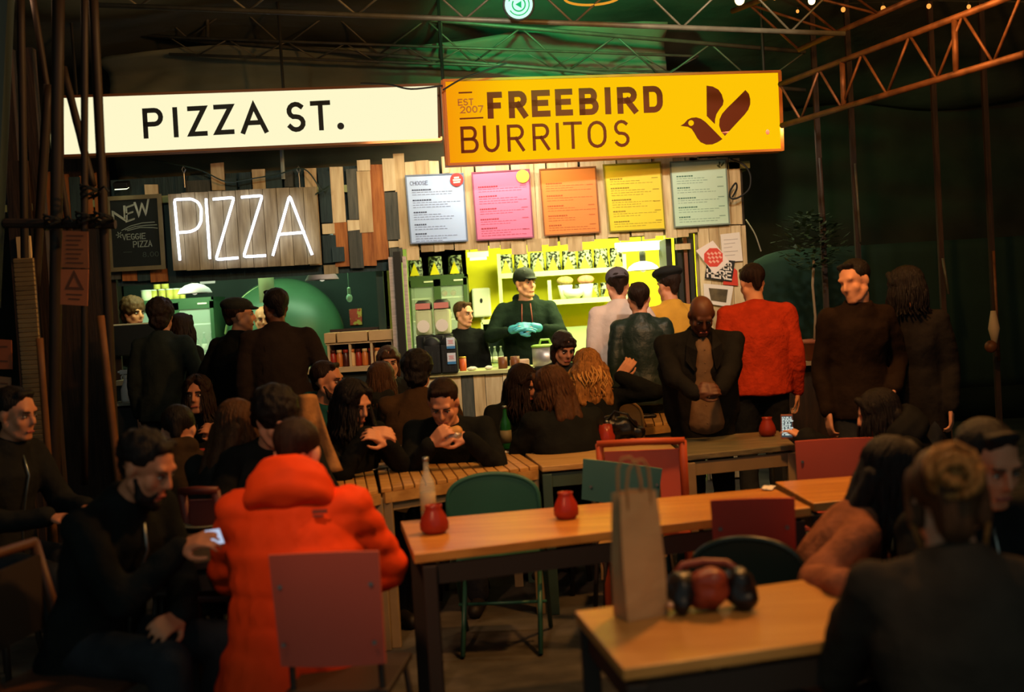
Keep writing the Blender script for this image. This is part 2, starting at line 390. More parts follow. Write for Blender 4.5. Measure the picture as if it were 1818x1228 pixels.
# dark rear board that carries the planks of both stalls (structure with its planks)
wp = thing('wall_pizza', (-2.2, 10.12, 0), kind='structure')
mb = MB()
a = W(196, 330, 10.14); b = W(712, 468, 10.14)
mb.box(((a.x+b.x)/2, 10.17, (a.z+b.z)/2), (b.x-a.x, .03, a.z-b.z+.1)).build('backing_board', wt, wp)
al = W(60, 330, 10.14)
MB().box(((al.x+a.x)/2-.02, 10.18, 1.55), (a.x-al.x, .03, 3.1)).build('backing_board', wdark, wp)
PL = [(588, 611, 296, 394, wl2), (593, 618, 395, 473, wo), (617, 640, 300, 389, wg), (617, 641, 390, 408, wl2), (620, 644, 409, 476, wg),
      (634, 657, 284, 303, wl2), (636, 660, 304, 412, wl), (642, 667, 413, 472, wo), (661, 685, 292, 460, wo), (680, 702, 281, 338, wl2), (685, 708, 341, 425, wg),
      (690, 713, 427, 438, wl2), (692, 715, 440, 466, wg), (703, 722, 273, 442, wl), (567, 588, 305, 395, wt), (572, 594, 397, 415, wl2), (573, 597, 417, 466, wt),
      (545, 566, 299, 470, wl), (80, 101, 305, 392, wo), (110, 124, 310, 402, wo), (125, 145, 314, 402, wt), (143, 163, 312, 380, wo), (168, 174, 308, 400, wo),
      (257, 280, 327, 352, wl2), (375, 398, 290, 338, wl), (330, 373, 320, 345, wg), (400, 420, 316, 340, wt), (425, 446, 306, 338, wt), (448, 471, 300, 336, wl), (472, 500, 306, 334, wt), (505, 520, 304, 332, wg),
      (186, 214, 479, 496, wg), (217, 243, 478, 499, wo), (244, 266, 476, 498, wt), (267, 297, 477, 500, wo)]
for x0, x1, t, b, m in PL: plank(x0, x1, t, b, 10.1-random.uniform(0, .012), m, wp)
plank(590, 611, 438, 464, 10.06, wt, wp); plank(575, 600, 470, 486, 10.1, wd, wp)
wf = thing('wall_burrito', (1.0, 10.12, 0), kind='structure')
x = 722.0; i = 0
while x < 1226:
    wd_ = random.uniform(17, 24); t0 = 285-(x-722)*.052+random.uniform(-5, 3); bt = 449-(x-722)*.068+random.uniform(-5, 5)
    m = random.choice([wl2, wl, wl2, wl, wl2])
    if i % 3 == 0:
        cut = random.uniform(300, 420); plank(x, x+wd_-.8, t0, cut-.6, 10.1, m, wf); plank(x, x+wd_-.8, cut, bt, 10.1, random.choice([wl2, wl]), wf)
    else: plank(x, x+wd_-.8, t0, bt, 10.1-random.uniform(0, .012), m, wf)
    x += wd_; i += 1
for x0, x1, t, b in [(908, 935, 430, 452), (936, 962, 425, 447), (1008, 1034, 420, 446), (722, 744, 440, 462)]: plank(x0, x1, t, b, 10.06, wl, wf)
x = 1226
while x < 1300:
    ww = random.uniform(15, 21); dx = (x-1226)*0
    plank(x+1, x+ww, 283-random.uniform(0, 5), 398, 10.1, random.choice([wl, wl2]), wf)
    x += ww
x = 1238
while x < 1322:
    ww = min(random.uniform(15, 22), 1324-x)
    if ww < 6: break
    c = W(x+ww/2, 400, 10.1); h = c.z
    o = MB().box((0, .011, 0), ((ww-.8)*S(10.1), .022, h-.02)).build('plank', random.choice([wl, wl2, wl]), None); o.location = (c.x, 10.1, h/2+.01); setpar(o, wf)
    x += ww
a = W(722, 300, 10.14); b = W(1305, 425, 10.14)
MB().box(((a.x+b.x)/2, 10.16, (a.z+b.z)/2), (b.x-a.x, .03, .62)).build('backing_board', wd, wf)
cc = W(1281, 500, 10.1); MB().box((cc.x, 10.17, 1.25), (82*S(10.1), .03, 2.5)).build('backing_board', wd, wf)

# ------------------------------------------------------------------ burrito stall interior
BY = 12.3
xa, xb = W(716, 500, 10.1).x, W(1238, 500, 10.1).x
MB().box(((xa+xb)/2, BY+.05, 1.35), (xb-xa+.9, .1, 2.7)).build('wall_back_burrito', yel, kind='structure')
MB().box((xa-.12, 11.38, 1.35), (.06, 1.75, 2.7)).build('wall_left_burrito', M('grey_green_panel', (120, 140, 88), .6), kind='structure')
MB().box((xb+.36, 11.25, 1.35), (.06, 2.1, 2.7)).build('wall_right_burrito', yel, kind='structure'); MB().box((xb+.42, 11.25, 1.35), (.04, 2.2, 2.7)).build('wall_outer_burrito', M('outer_side', (60, 52, 40), .8, var=.4), kind='structure')
MB().box((xb+.45-3.3, 11.25, 2.68), (6.7, 2.3, .06)).build('ceiling_stalls', M('pale_stall_ceiling', (150, 160, 110), .8), kind='structure')
def bottle(name, loc, h, r, mat, label=None, group=None, capm=None, lab=None, n=12):
    t = thing(name, loc, label, 'bottle', group)
    MB().lathe((0, 0, 0), [(r*.9, 0), (r, h*.03), (r, h*.55), (r*.85, h*.64), (r*.38, h*.78), (r*.34, h*.95), (r*.4, h)], n).build('body', mat, None, True).parent = t
    MB().lathe((0, 0, 0), [(r*.42, h*.96), (r*.42, h*1.02)], n).build('cap', capm or steel, None, True).parent = t
    if lab: MB().lathe((0, 0, 0), [(r*1.02, h*.15), (r*1.02, h*.45)], n).build('paper_label', lab, None, True).parent = t
    return t
def fridge(x0, y0, x1, y1, Y, label, doors, frame, shelves):
    a = W(x0, (y0+y1)/2, Y); b = W(x1, (y0+y1)/2, Y); zt = W((x0+x1)/2, y0, Y).z; w_ = b.x-a.x; cx = (a.x+b.x)/2; zb = .005
    t = thing('display_fridge', (cx, Y, zb), label, 'fridge')
    H = zt-zb; inner = M('lit_fridge_lining', (190, 205, 150), .5, emit=.12)
    mb = MB(); mb.box((cx, Y+.5, zb+H/2), (w_, .03, H)); mb.box((cx-w_/2+.012, Y+.27, zb+H/2), (.024, .46, H)); mb.box((cx+w_/2-.012, Y+.27, zb+H/2), (.024, .46, H)); mb.box((cx, Y+.27, zt-.02), (w_, .46, .04)); mb.box((cx, Y+.27, zb+.02), (w_, .46, .04))
    mb.build('cabinet', frame, t)
    MB().box((cx, Y+.47, zb+H/2), (w_-.06, .01, H-.1)).build('lining', inner, t)
    dw = w_/doors
    for k in range(doors):
        dx = cx-w_/2+dw*(k+.5); f = MB(); e = .035
        f.box((dx-dw/2+e/2, Y+.02, zb+H/2), (e, .03, H-.06)); f.box((dx+dw/2-e/2, Y+.02, zb+H/2), (e, .03, H-.06)); f.box((dx, Y+.02, zt-.075), (dw, .03, .07)); f.box((dx, Y+.02, zb+.05), (dw, .03, .05))
        d = f.build('door', frame, t); MB().box((dx, Y+.02, zb+H/2), (dw-.07, .006, H-.12)).build('pane', glass, d)
        MB().box((dx+dw*.22, Y, zt-.06), (.09, .006, .014)).build('maker_plate', paper, d)
    for z in shelves: MB().box((cx, Y+.25, z), (w_-.06, .4, .012)).build('shelf', white, t)
    return t, cx, w_
ft, fcx, fw = fridge(727, 488, 833, 660, 11.7, 'dark green double door fridge beside the yellow wall', 2, M('fridge_green', (66, 84, 56), .4), [1.05, 1.26, 1.5, 1.72])
for r_, z in enumerate([1.056, 1.266, 1.506]):
    for k in range(8):
        xx = fcx-fw/2+.055+k*(fw-.11)/7
        bottle('small_bottle', (xx, 11.8, z), .15 if r_ else .16, .021, [glass, glassb, glassg][(k+r_) % 3], '%s bottle from the left on the %s shelf of the double door fridge' % (ORD[k], ['bottom', 'middle', 'upper'][r_]), 'bottles in the double door fridge', None, paper if k % 2 else None, 8)
for k in range(2):
    bt = MB().ell((0, 0, 0), (.034,)*3).build('tomato', M('tomato_red', (200, 60, 30), .4), smooth=True); bt.location = (fcx+.06+k*.09, 11.85, 1.764)
    tag(bt, ['left', 'right'][k]+' red tomato on the top shelf of the double door fridge', 'tomato', 'tomatoes in the fridge')
# shelves on the yellow wall
sh = white2 = M('pale_green_enamel', (206, 222, 160), .5)
def shelf(x0, y0, x1, y1, Y, dep, label, posts=()):
    a, b = W(x0, y0, Y), W(x1, y1, Y)
    t = thing('wall_shelf', ((a.x+b.x)/2, Y, (a.z+b.z)/2), label, 'shelf'); z = (a.z+b.z)/2
    MB().box(((a.x+b.x)/2, Y+dep/2, z-.015), (b.x-a.x, dep, .03)).build('board', white2, t)
    MB().box(((a.x+b.x)/2, Y, z-.02), (b.x-a.x, .012, .05)).build('front_lip', white2, t)
    for q in posts:
        p = W(q, y0, Y); MB().box((p.x, Y+.02, (p.z+1.0)/2+.1), (.035, .035, p.z-1.0+.2)).build('post', white2, t)
    return t, a.x, b.x, z
s1 = shelf(884, 486, 1112, 474, 11.9, .38, 'long pale shelf with the row of patterned bags', (887, 1110))
s2 = shelf(975, 533, 1088, 527, 11.8, .45, 'pale lower shelf behind the man in the dark hoodie', (977,))
bagp = M('black_white_pattern_foil', (160, 168, 150), .6, var=1, dark=(8, 14, 8), scale=34); bagy = M('yellow_label', (238, 216, 40), .5)
def snackbag(p, h, label, group):
    t = thing('snack_bag', p, label, 'bag', group, rz=random.uniform(-.15, .15)); mb = MB(); w_ = h*.78
    n = 8; vs = []
    for j in range(n+1):
        v = j/n; d = .055*math.sin(PI*min(v*1.05, 1))**.6+.004; ww = w_*(1-.12*v)
        for (sx, sy) in ((-.5, 0), (-.3, -1), (.3, -1), (.5, 0), (.3, 1), (-.3, 1)):
            vs.append((sx*ww+.006*mnoise.noise((j, sx*9, p[0]*7)), sy*d, v*h))
    fs = [(j*6+k, j*6+(k+1) % 6, (j+1)*6+(k+1) % 6, (j+1)*6+k) for j in range(n) for k in range(6)]+[(5, 4, 3, 2, 1, 0), tuple(n*6+k for k in range(6))]
    mb.add(vs, fs); mb.build('packet', bagp, smooth=True).parent = t
    q = MB(); q.add([(-.25*h, -.068, .04*h), (.25*h, -.068, .04*h), (.0, -.066, .70*h), (-.25*h, -.06, .04*h), (.25*h, -.06, .04*h), (0, -.058, .70*h)], [(0, 1, 2), (5, 4, 3), (0, 3, 4, 1), (1, 4, 5, 2), (2, 5, 3, 0)])
    q.build('yellow_triangle', bagy).parent = t
for k in range(8):
    snackbag((s1[1]+.08+k*(s1[2]-s1[1]-.16)/7, 12.0, s1[3]), .20, 'patterned foil bag, %s from the left on the long shelf' % ORD[k], 'patterned bags on the long shelf')
for k in range(3):
    snackbag((fcx-fw/2+.08+k*.2, 11.85, W(780, 488, 11.7).z), .19, '%s patterned foil bag from the left on top of the fridge' % ORD[k], 'patterned bags on the fridge')
for k in range(4):
    snackbag((s2[1]+.2+k*.13, 12.05, s2[3]), .15, 'small patterned bag, %s from the left on the lower shelf' % ORD[k], 'patterned bags on the lower shelf')
for k, (px, m, lb) in enumerate([(1003, (196, 170, 110), 'brown speckled bread loaf on the lower shelf'), (1040, (214, 150, 120), 'pinkish bread loaf on the lower shelf')]):
    p = W(px, 505, 11.95); l = MB().ell((0, 0, 0), (.085, .06, .045)).build('bread_loaf', M('loaf%d' % k, m, .7, var=.5, scale=30), smooth=True); l.location = (p.x, 11.92, s2[3]+.19); tag(l, lb, 'bread'); 
    bx = MB().lathe((0, 0, 0), [(.05, 0), (.075, .145), (.07, .145), (.045, .01)], 14).build('storage_tub', white, smooth=True); bx.location = (p.x, 11.92, s2[3]); tag(bx, 'white tub under the '+lb.split(' on ')[0], 'tub')
b_ = MB().lathe((0, 0, 0), [(.05, 0), (.1, .05), (.105, .1), (.095, .1), (.08, .04), (.0, .02)], 18).build('mixing_bowl', white, smooth=True); b_.location = (W(1018, 525, 11.9).x, 11.86, s2[3]); tag(b_, 'round white bowl at the front of the lower shelf', 'bowl')
# worktop behind, steel splash panel, low unit with bottles
a, b = W(985, 560, 12.1), W(1085, 560, 12.1)
MB().box(((a.x+b.x)/2+.3, 12.05, 1.17), (b.x-a.x+.7, .04, .36)).build('splash_panel', M('pale_green_panel', (168, 186, 138), .35, var=.2, scale=4), label='pale green steel splash panel under the lower shelf', cat='panel')
MB().box((.85, 12.0, .5), (1.9, .5, 1.0)).build('rear_counter', M('rear_counter_green', (96, 120, 74), .5), label='rear counter along the yellow wall', cat='counter')
def low_fridge():
    a, b = W(862, 590, 11.4), W(905, 645, 11.4); cx = (a.x+b.x)/2; w_ = b.x-a.x+.06
    t = thing('bottle_rack', (cx, 11.4, b.z-.02), 'small open rack of water bottles below the white dispenser', 'rack')
    mb = MB(); H = a.z-b.z+.1
    mb.box((cx, 11.62, b.z+H/2), (w_, .02, H)).build('back_panel', green_d, t)
    MB().box((cx, 11.5, b.z-.02), (w_, .26, .03)).build('bottom_shelf', white2, t); MB().box((cx, 11.5, b.z+H), (w_, .26, .04)).build('top_shelf', white2, t)
    for s_ in (-1, 1): MB().box((cx+s_*w_/2, 11.5, b.z+H/2), (.02, .26, H)).build('side_panel', white2, t)
    MB().box((cx, 11.5, (b.z-.04)/2), (w_-.05, .24, b.z-.05)).build('cupboard', green_d, t)
    for k in range(4): bottle('water_bottle', (cx-w_/2+.05+k*(w_-.1)/3, 11.45, b.z-.003), .17, .026, glass, '%s clear water bottle from the left in the small open rack' % ORD[k], 'bottles in the open rack', white, paper, 10)
low_fridge()
def dispenser():
    p = W(855, 537, 12.22); t = thing('paper_dispenser', p, 'white paper towel dispenser on the yellow wall', 'dispenser')
    MB().box((0, 0, 0), (.19, .14, .30)).build('casing', white, None, bevel=.02).parent = t
    MB().lathe((0, -.072, .02), [(.0, 0), (.014, 0), (.014, .004)], 10, axis=(0, -1, 0), sy=1.8).build('sight_slot', blackm).parent = t
    MB().lathe((0, 0, -.2), [(.012, 0), (.02, .03), (.02, .06)], 10).build('nozzle', white).parent = t
dispenser()
def pendant_shade(px, py, Y, wpx_, label, flat=.35, m=None):
    p = W(px, py, Y); r = wpx_/2*S(Y); t = thing('pendant_lamp', p, label, 'lamp')
    h = r*flat*2
    MB().lathe((0, 0, 0), [(r, 0), (r*.99, h*.08), (r*.86, h*.45), (r*.55, h*.82), (r*.2, h), (r*.15, h*1.05), (r*.14, h*1.05), (r*.5, h*.78), (r*.8, h*.42), (r*.94, h*.06), (r*.95, 0)], 26).build('shade', m or white, smooth=True).parent = t
    MB().lathe((0, 0, 0), [(.03, h), (.03, h+.09), (.012, h+.1)], 12).build('lamp_holder', blackm, smooth=True).parent = t
    MB().tube([(0, 0, h+.08), (0, 0, 2.66-p.z)], .006, 6).build('cable', blackm).parent = t
    MB().ell((0, 0, h*.35), (.035, .035, .045)).build('bulb', M('faint_glow_bulb', (240, 235, 210), .3, emit=.6), smooth=True).parent = t  # bulb glows faintly through its own material
    return t
pendant_shade(1142, 480, 10.9, 58, 'white enamel pendant lamp above the grey-capped customer', .28, M('lit_enamel', (236, 230, 240), .4))
def tube_light(x0, y0, x1, y1, Y, label, k=1.6):
    a, b = W(x0, y0, Y), W(x1, y1, Y); c = (a+b)/2; t = thing('strip_light', c, label, 'lamp')
    L = b.x-a.x
    MB().box((0, 0, .03), (L, .09, .05)).build('batten', white).parent = t
    MB().tube([(-L/2+.02, 0, -.008), (L/2-.02, 0, -.008)], .018, 8).build('tube', glow('tube_glow_'+str(x0), (235, 255, 210), k*2.5)).parent = t
    for s_ in (-.4, .4): MB().tube([(s_*L, 0, .05), (s_*L, 0, 2.64-c.z)], .005, 6).build('hanger', steel).parent = t
tube_light(1092, 438, 1190, 441, 10.7, 'bright fluorescent strip above the burrito counter')
tube_light(830, 452, 868, 462, 11.7, 'short fluorescent strip over the yellow wall', .6)
# door at the right end of the opening
dr = thing('door_1', (W(1224, 520, 10.2).x, 10.2, 0), kind='structure'); dx = W(1222, 520, 10.2).x
for q, ww, m in ((-.055, .035, blackm), (.0, .03, M('red_brown_post', (120, 70, 50), .6)), (.045, .035, blackm)): MB().box((dx+q, 10.2+.05, 1.05), (ww, .05, 2.1)).build('stile', m, dr)
MB().box((dx-.1, 10.5, 1.6), (.03, .04, .95)).build('painted_lit_strip', M('lit_edge', (190, 240, 80), .4), dr); MB().box((dx-.14, 10.5, 1.05), (.05, .5, 2.1)).build('door_leaf', M('door_dark', (30, 36, 30), .6), dr)  # strip's bright green puts the lit door edge into its colour
MB().box((dx+.005, 10.33, 1.3), (.17, .02, 2.6)).build('dark_panel', M('door_dark', (0, 0, 0)), dr); MB().box((dx-.03, 10.17, 2.02), (.13, .02, .05)).build('head_block', wl2, dr)
def oak(m0): return m0
# ------------------------------------------------------------------ burrito counter
ca, cb = W(782, 662, 10.0), W(1222, 640, 10.0); czt = ca.z; cxl = W(722, 662, 10.0).x; cxc = (cxl+cb.x)/2; cxw = cb.x-cxl
bc = thing('burrito_counter', ((ca.x+cb.x)/2, 10.0, 0), 'plank fronted burrito counter with pale worktop', 'counter')
MB().box((cxc, 10.22, czt-.015), (cxw, .5, .03)).build('worktop', M('pale_worktop', (196, 196, 140), .45), bc)
MB().box((cxc, 10.25, (czt-.03)/2), (cxw-.02, .36, czt-.03)).build('carcass', blackm, bc)
xx = cxl+.01
while xx < cb.x-.03:
    ww = min(random.uniform(.09, .15), cb.x-xx); h = czt-.03
    o = MB().box((0, 0, 0), (ww-.005, .022, h)).build('plank', random.choice([wl2, wd, wl, wg, wl2, M('whitewashed', (196, 190, 170), .7, var=.4, scale=20, stretch=(4, 4, .5))])); o.location = (xx+ww/2, 10.03-random.uniform(0, .008), h/2); setpar(o, bc)
    xx += ww
def slush(px, label):
    p = W(px, 640, 10.2); t = thing('drink_dispenser', (p.x, 10.32, czt), label, 'machine', 'chilled drink dispensers on the counter')
    Wd = .15
    MB().box((0, .02, .16), (Wd, .26, .32)).build('base', blackm, bevel=.01).parent = t
    MB().box((0, .02, .43), (Wd-.01, .24, .22)).build('tank', M('frosted_tank', (206, 214, 170), .25, alpha=.8), bevel=.02).parent = t
    lid = MB().rings([((0, .02, .54), Wd/2, .12, None), ((0, .02, .56), Wd/2, .12, None), ((0, .02, .60), Wd/2*.95, .115, None), ((0, .02, .625), Wd/2*.6, .08, None)], 18).build('lid', blackm, smooth=True); lid.parent = t
    b2 = MB().box((0, -.105, .572), (Wd*.84, .012, .05)).build('red_badge', M('badge_pink', (196, 120, 110), .5)); b2.parent = t
    q = MB().lathe((0, -.13, .40), [(.01, 0), (.05, .004), (.055, .03)], 12, axis=(0, -1, 0)).build('tap_plate', paper); q.parent = t
    MB().tube([(0, -.12, .30), (0, -.16, .30), (0, -.17, .26)], .012, 6).build('spout', blackm).parent = t
for px, lb in ((756, 'frosted drink dispenser next to the black post'), (789, 'frosted drink dispenser next to the short-haired server')): slush(px, lb)
def coffee(px, n, label):
    p = W(px, 640, 9.95); t = thing('till_machine', (p.x, 10.02, czt), label, 'machine'); h = .33
    MB().box((0, 0, .12), (.138, .18, .24)).build('body', blackm, bevel=.008).parent = t
    MB().lathe((0, 0, .24), [(.0, -.09), (.062, -.088), (.069, -.07), (.069, .07), (.062, .088), (0, .09)], 20, axis=(0, 1, 0)).build('rounded_top', blackm, smooth=True).parent = t
    for k in range(3): MB().box((-.05+.05*k, -.093, .1), (.012, .006, .17)).build('rib', M('soft_black', (36, 38, 38), .4)).parent = t
    if n:
        for z in (.25, .12):
            c = MB().box((.02, -.098, z), (.07, .008, .095)).build('price_card', M('card_white', (214, 222, 236), .5)); c.parent = t
            d = MB().box((.02, -.1035, z-.035), (.07, .003, .022)).build('blue_strip', M('card_blue', (60, 130, 190), .5)); d.parent = c
            e = MB(); [e.box((.02, -.1035, z+.022-.012*i_), (.045-.01*(i_ % 2), .003, .004)) for i_ in range(3)]; e.build('red_print', M('card_red', (210, 70, 70), .5)).parent = c
coffee(768, 0, 'black round-topped machine left of the price cards'); coffee(798, 1, 'black machine with two white and blue price cards')
# pots, tubs and jars along the counter
def pot(px, Y, r, h, m, label, name='jar', cat='jar', lid=None, zz=None):
    p = W(px, 650, Y); t = thing(name, (p.x, Y, zz if zz is not None else czt), label, cat)
    MB().lathe((0, 0, 0), [(r*.92, 0), (r, h*.05), (r, h), (r*.93, h), (r*.93, h*.1), (0, h*.08)], 18).build('body', m, smooth=True).parent = t
    if lid: MB().lathe((0, 0, 0), [(r*1.06, h), (r*1.06, h*1.08), (r*.9, h*1.12), (0, h*1.13)], 18).build('lid', lid, smooth=True).parent = t
    return t
st = pot(970, 10.15, .115, .165, M('brushed_pot', (176, 168, 170), .35, .6), 'large steel pot with green lid on the counter', 'stock_pot', 'pot', M('green_lid', (150, 190, 80), .5))
MB().tube([(-.05, 0, .18), (-.035, 0, .225), (.035, 0, .225), (.05, 0, .18)], .010, 6).build('lid_handle', M('green_lid', (0, 0, 0))).parent = st
pot(822, 10.12, .03, .11, M('orange_sauce', (200, 90, 40), .4), 'orange sauce jar beside the black machine', lid=M('gold_lid', (200, 160, 60), .3, .6))
pot(893, 10.12, .04, .1, M('dark_salsa', (110, 60, 30), .4), 'brown salsa tub left of the steel pot', 'salsa_tub', 'tub'); pot(915, 10.12, .04, .1, M('dark_salsa', (0, 0, 0)), 'brown salsa tub just beside the steel pot', 'salsa_tub', 'tub')
o = MB().box((0, 0, .03), (.17, .12, .06)).build('cash_tray', M('pink_tray', (190, 150, 140), .5), bevel=.01, label='pinkish tray on the counter below the blue gloves', cat='tray'); o.location = (W(923, 650, 10.3).x, 10.34, czt)
# scraps of paper on the counter
for k, (px, lb) in enumerate([(838, 'crumpled white napkin beside the sauce jar'), (868, 'small folded white napkin on the counter edge')]):
    mb = MB(); mb.ell((0, 0, .018), (.05-.015*k, .035, .018), n=9, m=5); mb.v = [(x_+.008*mnoise.noise((x_*60, y_*60, k)), y_, z_+.006*mnoise.noise((x_*50, y_*70, 5))) for x_, y_, z_ in mb.v]
    o = mb.build('paper_napkin', paper, label=lb, cat='napkin'); o.location = (W(px, 655, 10.05).x, 10.08, czt)

# ------------------------------------------------------------------ posts between the stalls
pt = thing('trim_1', (W(708, 560, 10.0).x, 10.0, 0), kind='structure'); px0 = W(712, 560, 10.0).x
h0 = W(712, 455, 10.0).z
MB().box((px0-.055, 10.02, h0/2), (.045, .05, h0)).build('pale_post', M('pinkish_post', (206, 186, 176), .6, var=.3, scale=10, stretch=(1, 1, 6)), pt)
MB().box((px0, 9.98, h0/2+.02), (.06, .07, h0+.04)).build('dark_post', M('post_dark', (36, 34, 28), .7), pt); MB().box((px0+.055, 10.03, h0/2), (.03, .05, h0)).build('pale_post', M('pinkish_post', (0, 0, 0)), pt)
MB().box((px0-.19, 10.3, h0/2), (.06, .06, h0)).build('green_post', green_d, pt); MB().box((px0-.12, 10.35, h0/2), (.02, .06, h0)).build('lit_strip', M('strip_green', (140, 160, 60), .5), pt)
# ------------------------------------------------------------------ pizza stall interior
xa2, xb2 = W(196, 520, 10.1).x, W(690, 520, 10.1).x
MB().box(((xa2+xb2)/2, BY+.05, 1.35), (xb2-xa2+1.2, .1, 2.7)).build('wall_back_pizza', M('pizza_dark_wall', (20, 34, 32), .7, var=.3, scale=3), kind='structure')
MB().box((xa2-.65, 11.25, 1.35), (.06, 2.1, 2.7)).build('wall_left_pizza', M('pizza_left_wall', (46, 38, 28), .8), kind='structure')
def oven():
    c = W(497, 585, 11.6); R_ = 108*S(11.6); t = thing('pizza_oven', (c.x, 11.6, 0), 'big domed dark green wood-fired oven with flue pipe', 'oven')
    prof = [(R_*math.cos(a), c.z-.1+R_*1.02*math.sin(a)) for a in [i*PI/2/16 for i in range(17)]]; prof[-1] = (0, prof[-1][1])
    MB().lathe((c.x, 11.85, 0), [(R_*1.0, .9), (R_, c.z-.1)]+prof[1:], 48, sy=.6).build('dome', M('oven_green', (62, 96, 70), .38, var=.25, scale=3), t, True)
    MB().box((c.x, 11.85, .45), (R_*2, .7, .9)).build('oven_stand', green_d, t)
    f = W(472, 492, 11.35); mb = MB().lathe((f.x, 11.35, 0), [(.075, f.z-.24), (.075, 2.2), (.09, 2.2), (.09, 2.24), (.075, 2.24), (.075, 2.62)], 20); mb.build('flue_pipe', M('flue_steel', (196, 204, 160), .4, .15), t, True)
    for k in range(2): MB().tube([(c.x-R_*.98*math.cos(a)*(1-.02*k), 11.95-.6*R_*.55, c.z-.1+R_*math.sin(a)*.97-.012*k) for a in [i*PI/3/10+.15 for i in range(11)]], .006, 6).build('band', M('oven_band', (150, 170, 110), .4), t)
oven()
ft2, fcx2, fw2 = fridge(247, 530, 383, 700, 11.5, 'green framed bottle fridge left of the oven', 2, M('fridge_dark_green', (52, 84, 56), .4), [1.0, 1.31, 1.6])
for k in range(9):
    xx = fcx2-fw2/2+.06+k*(fw2-.12)/8
    for r_, z in enumerate([1.006, 1.316]): bottle('beer_bottle', (xx, 11.62, z), .2, .027, glassg, '%s green bottle from the left on the %s shelf of the pizza fridge' % (ORD[k], ['lower', 'upper'][r_]), 'beer bottles in the pizza fridge', white, paper, 8)
# pots and tubs on the fridge
zf = W(315, 530, 11.5).z; tubm = M('yellow_tub', (206, 190, 90), .5, var=.3, scale=12)
for k, (px, r_, dz) in enumerate([(270, .055, 0), (283, .03, 0), (297, .036, 0), (311, .036, 0), (289, .034, .095), (303, .036, .095), (322, .034, 0), (296, .034, .19), (333, .028, 0)]):
    pot(px, 11.7, r_, .095, [M('white_tub', (220, 220, 190), .5), tubm][k > 0], ['square white food tub at the fridge end', 'small yellow tub beside the white tub', 'yellow tub at the foot of the stack', 'yellow tub in the bottom row behind the hair', 'yellow tub in the second row, outer one', 'yellow tub in the second row, inner one', 'yellow tub right of the stack', 'topmost yellow tub of the stack', 'small yellow tub beside the lamp shade'][k], 'food_tub', 'tub', white, zf+dz*1.13)
pendant_shade(346, 521, 10.8, 60, 'pinkish enamel pendant lamp above the bottle fridge', .3, M('pink_enamel', (190, 176, 190), .45)); pendant_shade(572, 497, 10.6, 60, 'pinkish enamel pendant lamp right of the flue pipe', .3, M('pink_enamel', (0, 0, 0)))
tube_light(352, 497, 385, 500, 11.6, 'dim strip light above the fridge', .25); tube_light(440, 484, 515, 486, 11.0, 'dim strip light by the flue pipe', .12)
def hbulb():
    p = W(620, 525, 10.9); t = thing('hanging_bulb', p, 'bare glass bulb hanging against the dark wall', 'lamp')
    MB().ell((0, 0, -.02), (.03, .03, .04)).build('globe', M('dim_globe', (150, 190, 160), .2, alpha=.5), smooth=True).parent = t
    MB().lathe((0, 0, 0), [(.016, .015), (.016, .07), (.008, .08)], 10).build('holder', M('holder_green', (100, 130, 100), .4)).parent = t
    MB().tube([(0, 0, .07), (0, 0, 2.65-p.z)], .004, 5).build('cable', M('cable_green', (60, 90, 70), .5)).parent = t
hbulb()
plp = plane_y(12.28)
def stk():
    t = thing('wall_sticker', plp.hit(631, 562), 'red and yellow patterned sticker on the dark wall', 'sticker')
    mb = MB(); poly_on(mb, plp, [plp.uv(*q) for q in ((620, 549), (642, 547), (643, 576), (622, 577))], .002); mb.build('paper', M('sticker', (190, 150, 60), .6, var=1, dark=(180, 50, 36), scale=22, emit=.0), t)
stk()
# pizza counter
pz = W(640, 603, 10.0).z
pc = thing('pizza_counter', (-2.2, 10.0, 0), 'long pizza counter with white ledge and teal front', 'counter')
x0, x1 = W(200, 600, 10).x, W(699, 600, 10).x; zl = W(640, 650, 10).z
MB().box(((x0+x1)/2, 10.2, zl-.02), (x1-x0, .5, .04)).build('ledge', M('ledge_pale', (196, 170, 130), .5), pc)
MB().box(((x0+x1)/2, 10.22, (zl-.04)/2), (x1-x0, .4, zl-.04)).build('front_panel', M('teal_front', (40, 52, 54), .6, var=.3), pc)
jx = W(575, 600, 10).x
MB().box(((jx+x1)/2, 10.36, zl+.17), (x1-jx, .012, .3)).build('rear_guard', M('rear_dark', (40, 24, 18), .6), pc)
MB().box(((jx+x1)/2, 10.22, zl+.2), (x1-jx, .3, .014)).build('upper_ledge', M('ledge_pale', (0, 0, 0)), pc)
for k in range(4): MB().box((jx+.02+k*(x1-jx-.04)/3, 10.22, zl+.1), (.02, .28, .2)).build('bracket', M('ledge_pale', (0, 0, 0)), pc)
for k, (a_, b_) in enumerate([(573, 595), (596, 652), (653, 698)]):
    pa, pb = W(a_+1, 615, 9.98), W(b_-1, 615, 9.98); t = MB().box((0, 0, 0), (pb.x-pa.x, .3, .085)).build('pizza_box', M('carton', (206, 170, 120), .75, var=.15), bevel=.004)
    t.location = ((pa.x+pb.x)/2, 10.2, zl+.252); tag(t, ['short pale pizza carton at the queue end of the ledge', 'long pale pizza carton in the middle of the ledge', 'long pale pizza carton against the post'][k], 'box')
jm = [M('jar_red', (150, 40, 26), .3), M('jar_amber', (196, 110, 50), .3), M('jar_dark', (70, 26, 20), .3), M('jar_cream', (214, 176, 120), .4)]
